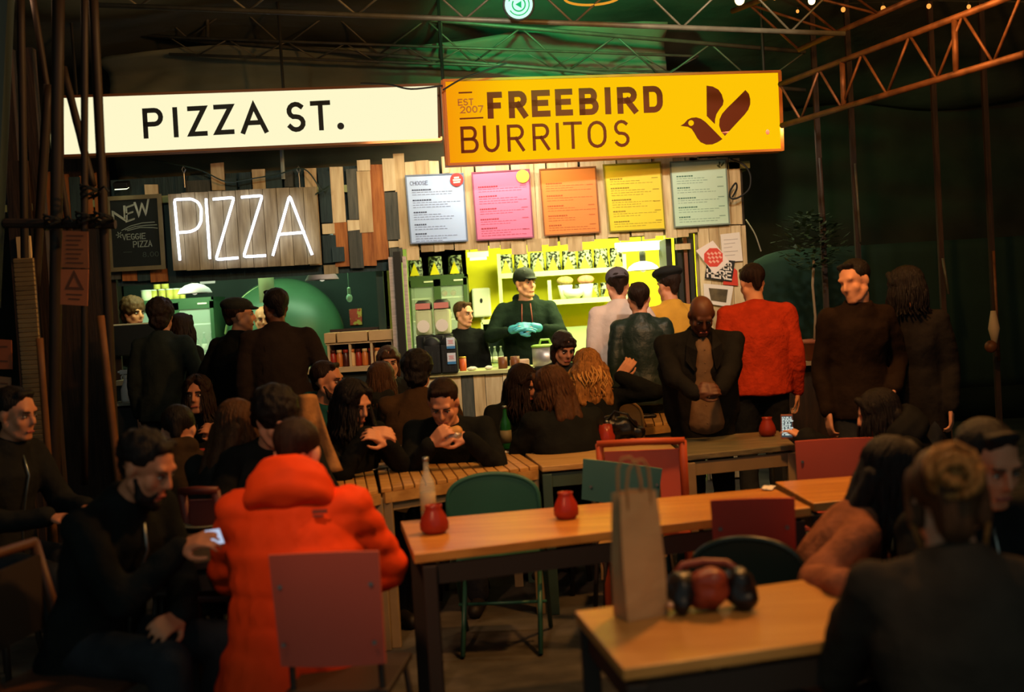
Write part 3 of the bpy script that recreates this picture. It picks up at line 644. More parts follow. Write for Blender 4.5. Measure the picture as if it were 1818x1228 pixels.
for k in range(10):
    t = thing('spice_jar', (jx+.05+k*(x1-jx-.1)/9, 10.12, zl), '%s small sauce jar from the left under the pizza cartons' % ORD[k], 'jar', 'jars under the pizza cartons')
    MB().lathe((0, 0, 0), [(.026, 0), (.028, .01), (.028, .1), (.02, .115), (.02, .12)], 12).build('body', jm[k % 4], smooth=True).parent = t
    MB().lathe((0, 0, 0), [(.023, .12), (.023, .145), (0, .145)], 12).build('lid', jm[(k+2) % 4], smooth=True).parent = t
def till():
    p = W(240, 576, 10.05); t = thing('till_screen', (p.x, 10.1, zl), 'dark till screen in front of the curly-haired server', 'screen')
    MB().box((0, 0, p.z-zl-.13), (.44, .05, .26)).build('monitor', blackm, bevel=.008).parent = t
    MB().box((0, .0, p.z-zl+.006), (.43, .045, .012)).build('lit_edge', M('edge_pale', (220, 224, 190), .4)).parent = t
    MB().box((0, .05, (p.z-zl-.2)/2), (.06, .05, p.z-zl-.2)).build('stand', blackm).parent = t; MB().box((0, .05, .01), (.22, .2, .02)).build('foot', blackm).parent = t
till()
def shelfunit():
    p = W(238, 712, 9.4); t = thing('side_stand', (p.x, 9.4, 0), 'black stand with pale top holding the spray bottle', 'stand')
    MB().box((p.x, 9.4, p.z/2-.02), (.28, .3, p.z-.04)).build('body', blackm, t); MB().box((p.x, 9.4, p.z-.01), (.32, .34, .02)).build('top', M('pale_grey_top', (130, 130, 116), .5), t)
    q = W(229, 700, 9.4); s_ = thing('spray_bottle', (q.x, 9.35, p.z), 'white trigger spray bottle on the black stand', 'bottle')
    MB().lathe((0, 0, 0), [(.042, 0), (.045, .02), (.045, .1), (.02, .165), (.016, .19)], 14).build('body', white, smooth=True).parent = s_
    MB().lathe((0, 0, 0), [(.02, .19), (.02, .215), (.016, .215)], 12).build('collar', white).parent = s_
    h = MB(); h.box((-.005, 0, .238), (.075, .028, .034)); h.tube([(-.045, 0, .24), (-.06, 0, .24)], .009, 8); h.build('spray_head', white, bevel=.004).parent = s_
    MB().tube([(-.02, 0, .22), (-.035, 0, .2), (-.032, 0, .175)], .006, 6).build('trigger', white).parent = s_
shelfunit()
# small potted herb by the till
def leafy(loc, n, r, h, mat, size, par, seed=1, name='leaves', droop=.3):
    rd = random.Random(seed); mb = MB()
    for k in range(n):
        a = rd.uniform(0, 2*PI); q = rd.random()**.5; z = rd.uniform(-1, 1); rr = r*math.sqrt(max(0, 1-z*z*.9))*q
        p = Vector((rr*math.cos(a), rr*math.sin(a), h*z)); d = Vector((math.cos(a+rd.uniform(-.6, .6)), math.sin(a+rd.uniform(-.6, .6)), rd.uniform(-droop, .6))).normalized()
        s_ = d.cross(Vector((0, 0, 1))).normalized()*size*.3; L = size*rd.uniform(.7, 1.2)
        mb.add([p, p+d*L*.5+s_, p+d*L, p+d*L*.5-s_], [(0, 1, 2, 3)])
    o = mb.build(name, mat); o.location = loc; o['kind'] = 'stuff'
    if par: setpar(o, par)
    return o
hp = W(262, 672, 9.7); t = thing('potted_herb', (hp.x, 10.06, zl), 'small leafy herb in a pot on the pizza counter', 'plant')
MB().lathe((hp.x, 10.06, zl), [(.035, 0), (.05, .08), (.045, .08), (.0, .07)], 12).build('pot', blackm, t, True); leafy((hp.x, 10.06, zl+.15), 60, .06, .06, M('herb_leaf', (92, 104, 50), .6), .04, t, 3)
# ------------------------------------------------------------------ the two illuminated signs
def board_plane(cor, yl, yr):          # plane through the left and right edges of a board; cor: TL TR BR BL pixels
    tl = W(*cor[0], yl); tr = W(*cor[1], yr); xd = Vector((tr.x-tl.x, tr.y-tl.y, 0)).normalized()
    return Pl(tl, xd, (xd.y, -xd.x, 0))
def slab(name, pl, cor, mat, lift, dep, parent=None, grow=0, origin=True):
    uv = [pl.uv(*c) for c in cor]; c0 = sum((u for u in uv), Vector((0, 0)))/len(uv)
    if grow: uv = [u+(u-c0).normalized()*grow*1.3 for u in uv]
    mb = MB(); poly_on(mb, pl, uv, lift, dep)
    o3 = pl.P(c0, 0); mb.v = [tuple(Vector(v)-o3) for v in mb.v]
    # object frame turned to the board so textures run along it
    o = mb.build(name, mat); o.location = o3
    if parent: setpar(o, parent)
    return o
def sign(label, cor, yl, yr, face_mat, frame_mat, dep=.16):
    pl = board_plane(cor, yl, yr); c0 = sum((pl.uv(*c) for c in cor), Vector((0, 0)))/4
    t = thing('shop_sign', pl.P(c0), label, 'sign')
    slab('light_box', pl, cor, frame_mat, -dep, dep-.004, t, .018); slab('lit_face', pl, cor, face_mat, -.004, .006, t)
    uv = [pl.uv(*c) for c in cor]; mb = MB(); ribbon(mb, pl, uv, .02, .0, .014, closed=True); mb.build('frame', frame_mat, t)
    return t, pl
PZ = [(110, 172), (778, 150), (780, 248), (112, 277)]
t, pl = sign('cream illuminated sign lettered in black, left of the yellow sign', PZ, 9.55, 9.75, glow('cream_panel', (255, 249, 206), 1.0, (244, 226, 150), (3.3/2, 1.25)) if 0 else glow('cream_panel', (255, 248, 202), 1.0), M('rust_frame', (120, 72, 30), .6))
slab('end_strip', pl, [(84, 176), (98, 175), (100, 279), (92, 280)], glow('cream_panel_end', (236, 222, 150), .8), -.004, .006, t)
blk = M('letter_black', (16, 14, 10), .6)
def sc1(x): return x/2.457
for ch, x0, x1, y in (('P', 633, 716, 603), ('I', 758, 786, 598), ('Z', 829, 906, 594), ('Z', 943, 1023, 587), ('A', 1058, 1170, 583), ('S', 1258, 1336, 576), ('T', 1364, 1446, 569)):
    h = 128 if ch != 'T' else 126
    mb = MB(); letter(mb, pl, ch, sc1(x0)+2, sc1(x1)-4, sc1(y)-3.5, sc1(y)-sc1(h)+3.5, .038, .004, -.052, .004); mb.build('letter', blk, t)
p = pl.uv(605, 224); mb = MB(); poly_on(mb, pl, [(p.x+.028*math.cos(a*PI/8), p.y+.028*math.sin(a*PI/8)) for a in range(16)], .004)
mb.build('full_stop', blk, t)
FB = [(788, 143), (1383, 127), (1388, 266), (797, 292)]
t, pl = sign('yellow illuminated sign with brown lettering and a bird emblem', FB, 9.45, 9.75, glow('yellow_panel', (254, 196, 6), 1.0, (246, 150, 8), (-1.5, -.75)), M('orange_frame', (196, 104, 16), .6))
brn = M('letter_brown', (92, 32, 4), .9, ecol=(112, 44, 6), emit=.25)
def q2(x): return 560+x/2.457
mb = MB()
for ch, x0, x1, yt, yb in (('F', 752, 818, 403, 517), ('R', 845, 927, 399, 515), ('E', 945, 1027, 395, 510), ('E', 1048, 1125, 390, 505), ('B', 1152, 1238, 386, 502), ('I', 1262, 1294, 382, 498), ('R', 1318, 1407, 381, 496), ('D', 1432, 1518, 377, 492)):
    mb = MB(); letter(mb, pl, ch, q2(x0)+5, q2(x1)-6, yb/2.457-5, yt/2.457+5, .048, .004, -.035, .004, lean=-.04); mb.build('letter', brn, t)
for ch, x0, x1, yt, yb in (('B', 635, 714, 553, 668), ('U', 733, 806, 549, 665), ('R', 838, 914, 545, 661), ('R', 948, 1024, 541, 657), ('I', 1046, 1070, 537, 653), ('T', 1083, 1166, 533, 650), ('O', 1188, 1272, 529, 646), ('S', 1302, 1373, 525, 642)):
    mb = MB(); letter(mb, pl, ch, q2(x0)+3, q2(x1)-3, yb/2.457-2.5, yt/2.457+2.5, .025, .004, -.035, .004, lean=-.04); mb.build('letter', brn, t)
for q_ in ((814, 165, 838, 164), (816, 211, 858, 209)): mb = MB(); quadlines(mb, pl, [q_], .012, .004); mb.build('rule_line', brn, t)
mb = MB(); text_px(mb, pl, 'EST', 814, 187, 6.5, 10, 3.2, .0085, .004, -.05); text_px(mb, pl, '2007', 818, 200.5, 7.5, 10.5, 3.2, .0085, .004, -.05)
mb.build('small_lettering', M('letter_thin', (150, 76, 8), .6, emit=.3), t)
def b3(x, y): return pl.uv(1160+x/2.456, y/2.456)
mb = MB()
poly_on(mb, pl, [b3(*q) for q in ((231, 374), (258, 378), (282, 391), (297, 412), (305, 440), (302, 458), (288, 476), (274, 498), (268, 520), (267, 541), (250, 524), (232, 506))], .004)
poly_on(mb, pl, [b3(*q) for q in ((400, 393), (415, 410), (421, 432), (421, 455), (412, 480), (395, 502), (352, 548), (311, 593), (295, 574), (286, 548), (288, 520), (299, 496), (322, 470), (360, 433))], .004)
poly_on(mb, pl, [b3(*q) for q in ((117, 549), (134, 538), (148, 522), (165, 514), (186, 512), (206, 518), (226, 532), (262, 568), (300, 607), (278, 621), (256, 630), (230, 631), (205, 620), (190, 602), (178, 580), (166, 562), (150, 553))], .004)
mb.build('bird_emblem', brn, t)
e = b3(163, 537); mb = MB(); poly_on(mb, pl, [(e.x+.023*math.cos(a*PI/8), e.y+.023*math.sin(a*PI/8)) for a in range(16)], .008, .003); mb.build('bird_eye', glow('eye_yellow', (254, 196, 6), 1.0), t)
e = b3(497, 576); mb = MB(); poly_on(mb, pl, [(e.x+.016*math.cos(a*PI/4), e.y+.022*math.sin(a*PI/4)) for a in range(8)], .004); mb.build('burn_mark', brn, t)
# hangers carrying the signs
hm = M('hanger_dark', (30, 30, 26), .6)
for k, (px, py, Yq) in enumerate([(130, 172, 9.6), (500, 160, 9.65), (786, 148, 9.6), (1360, 128, 9.75)]):
    p = W(px, py, Yq); tag(MB().tube([(p.x, p.y+.08, p.z-.25), (p.x, p.y+.08, 4.9)], .014, 6).build('sign_hanger', hm), ['steel hanger at the outer end of the cream sign', 'steel hanger above the middle of the cream sign', 'steel hanger between the two signs', 'steel hanger at the right end of the yellow sign'][k], 'bracket')

# ------------------------------------------------------------------ neon board
NB = [(298, 344), (562, 331), (571, 468), (308, 481)]
pn = plane_y(10.0)
t = thing('neon_sign', W(434, 407, 10.0), 'plank board carrying white neon tube letters reading PIZZA', 'sign')
for k in range(11):
    f0, f1 = k/11, (k+1)/11-.0035
    L = lambda a_, b_, f: (a_[0]+(b_[0]-a_[0])*f, a_[1]+(b_[1]-a_[1])*f)
    j = random.uniform(-.8, .8)
    cor = [L(NB[0], NB[1], f0), L(NB[0], NB[1], f1), L(NB[3], NB[2], f1), L(NB[3], NB[2], f0)]
    cor = [(x_, y_+(j if i_ < 2 else -j)) for i_, (x_, y_) in enumerate(cor)]
    slab('plank', pn, cor, wd, -.03, .03+random.uniform(-.004, .004), t)
slab('backing', pn, [(302, 350), (560, 338), (566, 462), (310, 475)], wdark, -.05, .02, t)
nm = glow('neon_white', (226, 232, 255), 5.0)
def neon(pts, nm_):
    P3 = [pn.P(pn.uv(x_/2.457, y_/2.457), .05) for x_, y_ in pts]
    # round the corners a little
    out = []
    for i, p in enumerate(P3):
        if 0 < i < len(P3)-1:
            a_, b_ = (P3[i-1]-p), (P3[i+1]-p); r = min(.02, a_.length*.3, b_.length*.3)
            out += [p+a_.normalized()*r, p+(a_.normalized()+b_.normalized())*r*.25, p+b_.normalized()*r]
        else: out.append(p)
    mb = MB(); mb.tube(out, .0108, 8); o = mb.build('neon_tube', nm, t, True)
    return o
neon([(792, 1136), (768, 872), (845, 870), (872, 885), (885, 912), (884, 968), (868, 998), (838, 1012), (782, 1016)], nm)
neon([(905, 868), (922, 1130)], nm)
neon([(935, 871), (1027, 863), (948, 1133), (1045, 1125)], nm)
neon([(1058, 862), (1150, 855), (1068, 1121), (1165, 1115)], nm)
neon([(1195, 1116), (1268, 855), (1366, 1112)], nm); neon([(1216, 1024), (1335, 1014)], nm)
mb = MB()
for x_, y_ in ((768, 900), (790, 1120), (905, 890), (921, 1120), (1020, 875), (950, 1125), (1143, 866), (1072, 1118), (1268, 870), (1200, 1105), (1360, 1100)):
    p = pn.uv(x_/2.457, y_/2.457); a_ = pn.P(p, 0); mb.tube([a_, pn.P(p, .05)], .006, 6)
mb.build('tube_clips', steel, t)
for k, px in enumerate((531, 327)):
    p = W(px, 318, 9.98); t2 = MB().tube([(0, 0, .05), (.015, 0, .08), (0, 0, .11), (-.015, 0, .08), (0, 0, .05), (0, 0, -.07)], .006, 6).build('hook', steel); t2.location = p
    tag(t2, ['steel hook at the right top of the neon board', 'steel hook at the left top of the neon board'][k], 'hook')
# ------------------------------------------------------------------ blackboard
pb = plane_y(10.02); BB = [(191, 353), (283, 348), (291, 474), (198, 479)]
t = thing('blackboard', W(241, 413, 10.02), 'framed blackboard chalked NEW VEGGIE PIZZA left of the neon board', 'board')
slab('slate', pb, BB, M('slate_black', (16, 26, 24), .7, var=.25, scale=5), -.02, .02, t)
mb = MB(); ribbon(mb, pb, [pb.uv(*c) for c in BB], .035, 0, .015, closed=True); mb.build('frame', M('board_frame', (120, 110, 78), .6, var=.3, scale=8), t)
ch = M('chalk', (176, 188, 176), .9)
def z1(x_, y_): return (x_/2.457, y_/2.457)
mb = MB()
for g, x0, x1, yb, yt, ln, sl in (('N', 495, 545, 985, 925, .0, -.5), ('E', 552, 583, 966, 905, 0, -.35), ('W', 590, 650, 945, 885, 0, -.25)):
    letter(mb, pb, g, x0/2.457, x1/2.457, yb/2.457, yt/2.457, .014, .0, sl, .002); letter(mb, pb, g, x0/2.457+1.6, x1/2.457+1.6, yb/2.457-1, yt/2.457-1, .006, .0, sl, .002)
mb.build('big_lettering', ch, t)
mb = MB()
for pts in (((530, 1005), (570, 985), (620, 972), (675, 968)), ((545, 1003), (590, 988), (640, 982), (685, 980)), ((555, 1006), (610, 992), (665, 992), (688, 995))): ribbon(mb, pb, [pb.uv(*z1(*q)) for q in pts], .006, 0, .002)
text_px(mb, pb, 'VEGGIE', 536/2.457, 1046/2.457, 5.6, 9.5, 2, .006, 0, -.06); text_px(mb, pb, 'PIZZA', 583/2.457, 1078/2.457, 5.6, 10, 2, .006, 0, -.06)
for a_ in range(6): ribbon(mb, pb, [pb.uv(212+1.5*math.cos(a_), 417+1.5*math.sin(a_)), pb.uv(212+6*math.cos(a_*1.05), 417+6*math.sin(a_*1.05))], .006, 0, .002)
mb.build('lettering', M('chalk2', (140, 156, 146), .9), t)
mb = MB(); text_px(mb, pb, '8.00', 624/2.457, 1120/2.457, 6, 8, 2.5, .004, 0, -.05); text_px(mb, pb, '-', 540/2.457, 1110/2.457, 14, 8, 2.5, .004, 0, -.05)
mb.build('faint_lettering', M('chalk3', (70, 86, 80), .9), t)
p = W(216, 328, 9.95); t = thing('picture_lamp', p, 'small black floodlight shining down on the blackboard', 'lamp')
MB().box((0, 0, 0), (.12, .1, .05), Matrix.Rotation(.3, 3, 'X')).build('housing', blackm, bevel=.006).parent = t; MB().box((0, -.0, -.03), (.1, .07, .006), Matrix.Rotation(.3, 3, 'X')).build('lens', glow('flood_lens', (250, 255, 210), 2.2)).parent = t
MB().tube([(0, .04, 0), (0, .16, .03)], .01, 6).build('arm', blackm).parent = t
# ------------------------------------------------------------------ the five menu boards
pm = plane_y(10.05)
def menu(label, cor, rgb, title, tcol, lines, seed, sticker=None, tw=10, glossy=.45):
    t = thing('menu_board', W(sum(c[0] for c in cor)/4, sum(c[1] for c in cor)/4, 10.05), label, 'sign')
    m = M('menu_'+label.split()[0], rgb, glossy)
    slab('panel', pm, cor, m, -.03, .03, t)
    mb = MB(); ribbon(mb, pm, [pm.uv(*c) for c in cor], .012, .0, .006, closed=True); mb.build('frame', M('menu_frame_'+label.split()[0], tuple(int(c*.6) for c in rgb), .5), t)
    rd = random.Random(seed); x0, y0 = cor[0]; sl = (cor[1][1]-cor[0][1])/(cor[1][0]-cor[0][0]); wd_ = cor[1][0]-cor[0][0]; sk = (cor[3][0]-cor[0][0])/(cor[3][1]-cor[0][1])
    def at(u, v): return (x0+u+v*sk, y0+v+sl*u)
    mb = MB()
    if title:
        a_ = at(7, 17); text_px(mb, pm, title, a_[0], a_[1], 3.8, 6.5, 1.6, .0055, 0, sl)
    v = 26
    hm_ = MB()
    while v < (cor[3][1]-y0)-8:
        a_, b_ = at(9, v), at(9+rd.uniform(18, 34), v); hm_.v and None
        # heading: a word-like row of short bars
        u = 9; ue = 9+rd.uniform(18, 34)
        while u < ue:
            k = rd.uniform(2, 4); ribbon(hm_, pm, [pm.uv(*at(u, v)), pm.uv(*at(u+k, v))], .011, 0, .002); u += k+.9
        for r_ in range(rd.choice([2, 2, 3])):
            v += 4.2; u = 9; ue = 9+rd.uniform(wd_*.45, wd_*.8)
            while u < ue:
                k = rd.uniform(2.5, 8); ribbon(mb, pm, [pm.uv(*at(u, v)), pm.uv(*at(u+k, v))], .0045, 0, .002); u += k+1.6
        if rd.random() < .7: ribbon(mb, pm, [pm.uv(*at(wd_*.82, v-8)), pm.uv(*at(wd_*.93, v-8))], .007, 0, .002)
        v += rd.uniform(7.5, 10)
    mb.build('small_print', M('print_'+label.split()[0], lines, .6), t, kind='stuff'); hm_.build('headings', M('head_'+label.split()[0], tcol, .6), t, kind='stuff')
    if sticker:
        c, rr, sm = sticker; u = pm.uv(*c); s_ = MB(); poly_on(s_, pm, [(u.x+rr*math.cos(a*PI/12), u.y+rr*math.sin(a*PI/12)) for a in range(24)], .006, .003); so = s_.build('round_sticker', sm, t)
        if rgb[2] > 200 and rgb[0] < 225:
            q = MB(); quadlines(q, pm, [(c[0]-5, c[1]-3, c[0]+4, c[1]-4), (c[0]-7, c[1]+1, c[0]+7, c[1]), (c[0]-6, c[1]+5, c[0]+6, c[1]+4)], .014, .009); q.build('sticker_print', paper, so)
    return t, at
menu('blue menu board, outermost on the left over the burrito counter', [(720, 312), (822, 308), (830, 427), (730, 432)], (176, 204, 246), 'CHOOSE', (60, 70, 100), (120, 134, 170), 1, ((811, 319), .056, M('sticker_red', (216, 60, 60), .5)))
menu('pink menu board with a yellow disc, second from the left', [(838, 307), (939, 301), (947, 421), (847, 426)], (226, 118, 160), '', (160, 50, 70), (186, 80, 110), 2, ((928, 313), .055, M('sticker_yellow', (236, 222, 80), .5)))
menu('orange menu board in the middle of the five', [(958, 301), (1057, 296), (1065, 412), (967, 418)], (222, 132, 52), '', (180, 86, 30), (190, 100, 40), 3)
menu('yellow menu board, second from the right', [(1071, 293), (1172, 288), (1181, 406), (1083, 411)], (238, 214, 20), '', (150, 130, 20), (170, 150, 30), 4)
t, at = menu('mint green menu board, outermost on the right', [(1190, 288), (1288, 283), (1295, 397), (1198, 403)], (190, 222, 200), '', (70, 120, 100), (120, 160, 140), 5)
mb = MB(); ox, oy = 1271, 284
for pts in (((5, 2), (8, 4), (8, 8), (6, 11), (5, 9)), ((14, 3), (15, 6), (10, 12), (8, 9)), ((1, 10), (4, 8), (9, 13), (6, 14))): poly_on(mb, pm, [pm.uv(ox+a_, oy+b_) for a_, b_ in pts], .002)
mb.build('bird_mark', M('mark_green', (60, 90, 70), .6), t)
# ------------------------------------------------------------------ notices on the right column
pq = plane_y(10.07)
def notice(label, cor, m, lift=0, name='notice', cat='notice'):
    t = thing(name, pq.P(sum((pq.uv(*c) for c in cor), Vector((0, 0)))/4, lift), label, cat)
    slab('sheet', pq, cor, m, lift-.006, .006, t); return t
t = notice('plain white typed sheet pinned at the top of the plank column', [(1279, 416), (1313, 412), (1319, 463), (1283, 465)], paper); mb = MB(); quadlines(mb, pq, [(1285, 426+k*7, 1310-(k % 3)*5, 424+k*7) for k in range(5)], .0035, .0); mb.build('small_print', M('grey_print', (150, 140, 140), .6), t)
t = notice('red paper behind the black hand-lettered card', [(1288, 464), (1309, 480), (1311, 507), (1284, 505)], M('red_card', (206, 60, 40), .7), -.004)
t = notice('black card hand-lettered ORDER HERE in white', [(1256, 458), (1305, 463), (1299, 500), (1251, 494)], blackm, .006, 'order_card', 'sign')
mb = MB(); text_px(mb, pq, 'ORDER', 1259, 475, 5.5, 12, 3, .011, .006, .1); text_px(mb, pq, 'HERE', 1256, 491, 8, 13, 3.2, .013, .006, .12); mb.build('lettering', paper, t)
t = notice('white square notice with a red octagon, pinned askew', [(1235, 445), (1265, 427), (1294, 464), (1268, 487)], M('notice_white', (236, 222, 214), .7), .016, 'stop_notice', 'sign')
o_ = pq.uv(1266, 457); mb = MB(); poly_on(mb, pq, [(o_.x+.085*math.cos(a*PI/4+.35), o_.y+.085*math.sin(a*PI/4+.35)) for a in range(8)], .016, .002); mb.build('octagon', M('octagon_red', (214, 66, 50), .6), t)
mb = MB(); 
for r_ in range(3):
    for k in range(4-(r_ == 2)): quadlines(mb, pq, [(1255+k*6.5+r_*1.5, 449+r_*7-k*.5, 1259.5+k*6.5+r_*1.5, 452.5+r_*7-k*.5)], .016, .018)
mb.build('white_blocks', M('blocks', (236, 170, 150), .6), t)
t = notice('white mounted frame with a dark picture under the order card', [(1249, 503), (1302, 508), (1296, 545), (1250, 538)], paper, .004, 'framed_picture', 'picture')
slab('picture', pq, [(1258, 511), (1292, 514), (1289, 537), (1262, 533)], M('picture_dark', (110, 96, 66), .4, var=.6, scale=14), .004, .003, t)
# cables on the column
def cable(pts, r, m, label, Yd=9.95, name='cable'):
    P3 = [W(x_, y_, Yd) for x_, y_ in pts]; sm = []
    for i in range(len(P3)-1):
        a_, b_ = P3[max(i-1, 0)], P3[min(i+2, len(P3)-1)]
        for k in range(6):
            t_ = k/6; sm.append(.5*((2*P3[i])+(P3[i+1]-a_)*t_+(2*a_-5*P3[i]+4*P3[i+1]-b_)*t_*t_+(3*P3[i]-a_-3*P3[i+1]+b_)*t_**3))
    sm.append(P3[-1]); return tag(MB().tube(sm, r, 6).build(name, m), label, 'cable')
cable([(1296, 282), (1320, 292), (1332, 310), (1330, 335), (1312, 350), (1298, 352), (1296, 340), (1306, 325), (1308, 335), (1300, 350)], .008, blackm, 'looped black cable at the top corner of the plank column')
cable([(1324, 390), (1340, 415), (1351, 446)], .006, M('pale_cable', (150, 140, 120), .6), 'pale wire slanting down right of the plank column', 10.3)
cable([(560, 345), (585, 330), (572, 338), (540, 300), (490, 310), (440, 318), (400, 322), (350, 300), (262, 282)], .006, green_d, 'slack green wire looping above the neon board', 9.98)
cable([(786, 152), (730, 158), (690, 150), (640, 148)], .007, blackm, 'black wire drooping over the end of the cream sign', 9.4); cable([(900, 112), (860, 126), (820, 140), (786, 160)], .007, blackm, 'black wire running down to the gap between the signs', 9.35)
MB().tube([W(500, 265, 10.08), W(503, 318, 10.08)], .018, 6).build('conduit', M('pale_conduit', (150, 160, 150), .5), label='short pale conduit between the cream sign and neon board', cat='pipe')
# ------------------------------------------------------------------ trusses
def truss(name, label, a0, a1, b0, b1, n, mat, r=.026, posts=(), mat2=None):
    """top chord a0-a1, bottom chord b0-b1 (world points); zigzag of n bays"""
    c = (a0+a1+b0+b1)/4; t = thing(name, c, label, 'truss'); off = Vector((0, .0, 0))
    MB().tube([a0, a1], r, 8).build('chord', mat, t, True); MB().tube([b0, b1], r, 8).build('chord', mat, t, True)
    for k in range(n):
        f0, f1, f2 = k/n, (k+.5)/n, (k+1)/n
        MB().tube([a0.lerp(a1, f0), b0.lerp(b1, f1)], r*.45, 6).build('brace', mat, t, True); MB().tube([b0.lerp(b1, f1), a0.lerp(a1, f2)], r*.45, 6).build('brace', mat, t, True)
    for f in posts: MB().tube([a0.lerp(a1, f), b0.lerp(b1, f)], r*.9, 8).build('upright', mat2 or mat, t, True)
    return t
rust = M('rusty_orange_steel', (120, 74, 42), .55, .3, var=.6, scale=14); gst = M('galvanised_steel', (104, 100, 84), .55, .4, var=.4, scale=10)
truss('roof_truss', 'orange-lit lattice truss rising to the top right corner', W(1385, 150, 8.6), W(1815, -14, 6.6), W(1388, 223, 8.6), W(1818, 96, 6.6), 5, rust, .021, (.31, .77))
truss('roof_truss', 'higher second truss chord behind the festoon bulbs', W(1418, 88, 9.2), W(1640, -10, 8.2), W(1300, 20, 9.2), W(1500, -60, 8.2), 3, rust, .022)
truss('roof_truss', 'long grey lattice truss crossing above both signs', W(250, -8, 10.0), W(1430, 92, 10.0), W(250, 62, 10.2), W(1430, 160, 10.2), 7, gst, .018, (.1, .45))
truss('roof_truss', 'upper lattice truss beyond the green lamp', W(150, -60, 8.0), W(1500, -40, 8.0), W(150, 8, 8.0), W(1500, 60, 8.0), 7, gst, .018)
truss('roof_truss', 'thin rear truss along the canvas edge', W(300, 66, 10.1), W(1240, 100, 10.1), W(300, 96, 10.2), W(1240, 130, 10.2), 9, gst, .012)
# green gobo projector seen end on
def projector():
    p = W(921, 8, 7.6); t = thing('projector_lamp', p, 'round green projector lamp with a circular logo, under the roof truss', 'lamp'); R_ = 24*S(7.6); pg = plane_y(p.y)
    d = (CAM-p).normalized()
    MB().lathe((0, 0, 0), [(R_*1.12, .012), (R_*1.15, .014), (R_*1.2, .16), (R_*.9, .26), (0, .26)], 28, axis=-d).build('housing', blackm, smooth=True).parent = t
    MB().lathe((0, 0, 0), [(0, .0), (R_, .0), (R_*1.02, .01)], 28, axis=-d).build('lens', glow('green_lens', (196, 255, 222), 1.3)).parent = t
    def ring(r0, r1, a0, a1):
        mb = MB(); vs = []; n = 20; X = d.cross(Vector((0, 0, 1))).normalized(); Z_ = X.cross(d)
        for i in range(n+1):
            a = math.radians(a0+(a1-a0)*i/n)
            for r_ in (r0, r1): vs.append(d*.012+X*r_*math.cos(a)+Z_*r_*math.sin(a))
        mb.add(vs, [(2*i, 2*i+1, 2*i+3, 2*i+2) for i in range(n)]); return mb
    gm = glow('gobo_dark', (30, 190, 110), 1.0)
    for r0, r1, a0, a1 in ((.72, .8, 20, 330), (.42, .52, 60, 395)): ring(R_*r0, R_*r1, a0, a1).build('logo_ring', gm).parent = t
    mb = MB(); X = d.cross(Vector((0, 0, 1))).normalized(); Z_ = X.cross(d)
    mb.add([d*.012+X*R_*x_+Z_*R_*z_ for x_, z_ in ((-.2, .24), (.25, .02), (-.18, -.26))], [(0, 1, 2)]); mb.build('logo_arrow', gm).parent = t
    MB().tube([(0, .1, R_), (0, .1, .7)], .015, 6).build('bracket', blackm).parent = t
projector()
t = thing('ring_light', W(1052, -6, 8.0), 'amber ring of light rope at the top edge', 'lamp')
MB().tube([(.19*math.cos(a*PI/16), 0, .055*math.sin(a*PI/16)) for a in range(32)], .008, 6, closed=True).build('light_rope', glow('amber_rope', (255, 170, 50), .8)).parent = t
MB().tube([(0, 0, .055), (0, 0, .6)], .006, 5).build('hanger', blackm).parent = t
bm_ = glow('warm_bulb', (255, 214, 150), 7); bd = glow('amber_bulb', (255, 160, 70), 1.3)
fest = [(1313, -1, 6.4, .026, bm_), (1441, 1, 6.8, .02, bm_), (1416, 20, 9, .012, bd), (1497, 17, 8.8, .017, bd), (1568, 15, 8.6, .018, bd), (1649, 11, 8.4, .016, bd), (1720, 12, 8.2, .014, bd), (1375, -4, 7, .012, bd)]
for px, py, Y_, r_, m in fest:
    t = thing('festoon_bulb', W(px, py, Y_), ['large bright bulb, outermost on the left of the festoon', 'second bright bulb of the festoon, by the top edge', 'amber bulb, first from the left on the rear string', 'amber bulb, second from the left on the rear string', 'amber bulb, third from the left on the rear string', 'amber bulb, fourth from the left on the rear string', 'amber bulb, last on the right of the rear string', 'small dim bulb between the two bright ones'][fest.index((px, py, Y_, r_, m))], 'lamp', 'festoon bulbs under the roof')
    MB().ell((0, 0, 0), (r_, r_, r_*1.15)).build('globe', m, smooth=True).parent = t; MB().lathe((0, 0, 0), [(r_*.5, r_), (r_*.5, r_*2.4), (r_*.3, r_*2.6)], 10).build('socket', blackm).parent = t
tag(MB().tube([W(px, py, Y_)+Vector((0, 0, r_*2.6)) for px, py, Y_, r_, m in sorted(fest[2:7])]+[W(1830, 4, 8.0)], .006, 5).build('festoon_cable', blackm), 'thin black cable carrying the amber bulbs', 'cable')
tag(MB().tube([W(1240, -12, 6.2)]+[W(px, py, Y_)+Vector((0, 0, r_*2.6)) for px, py, Y_, r_, m in (fest[0], fest[7], fest[1])]+[W(1560, -30, 7)], .006, 5).build('festoon_cable', blackm), 'second festoon cable with the two brightest bulbs', 'cable')
light('POINT', 'festoon_light', W(1313, -1, 6.2), WRM, 4, .03)
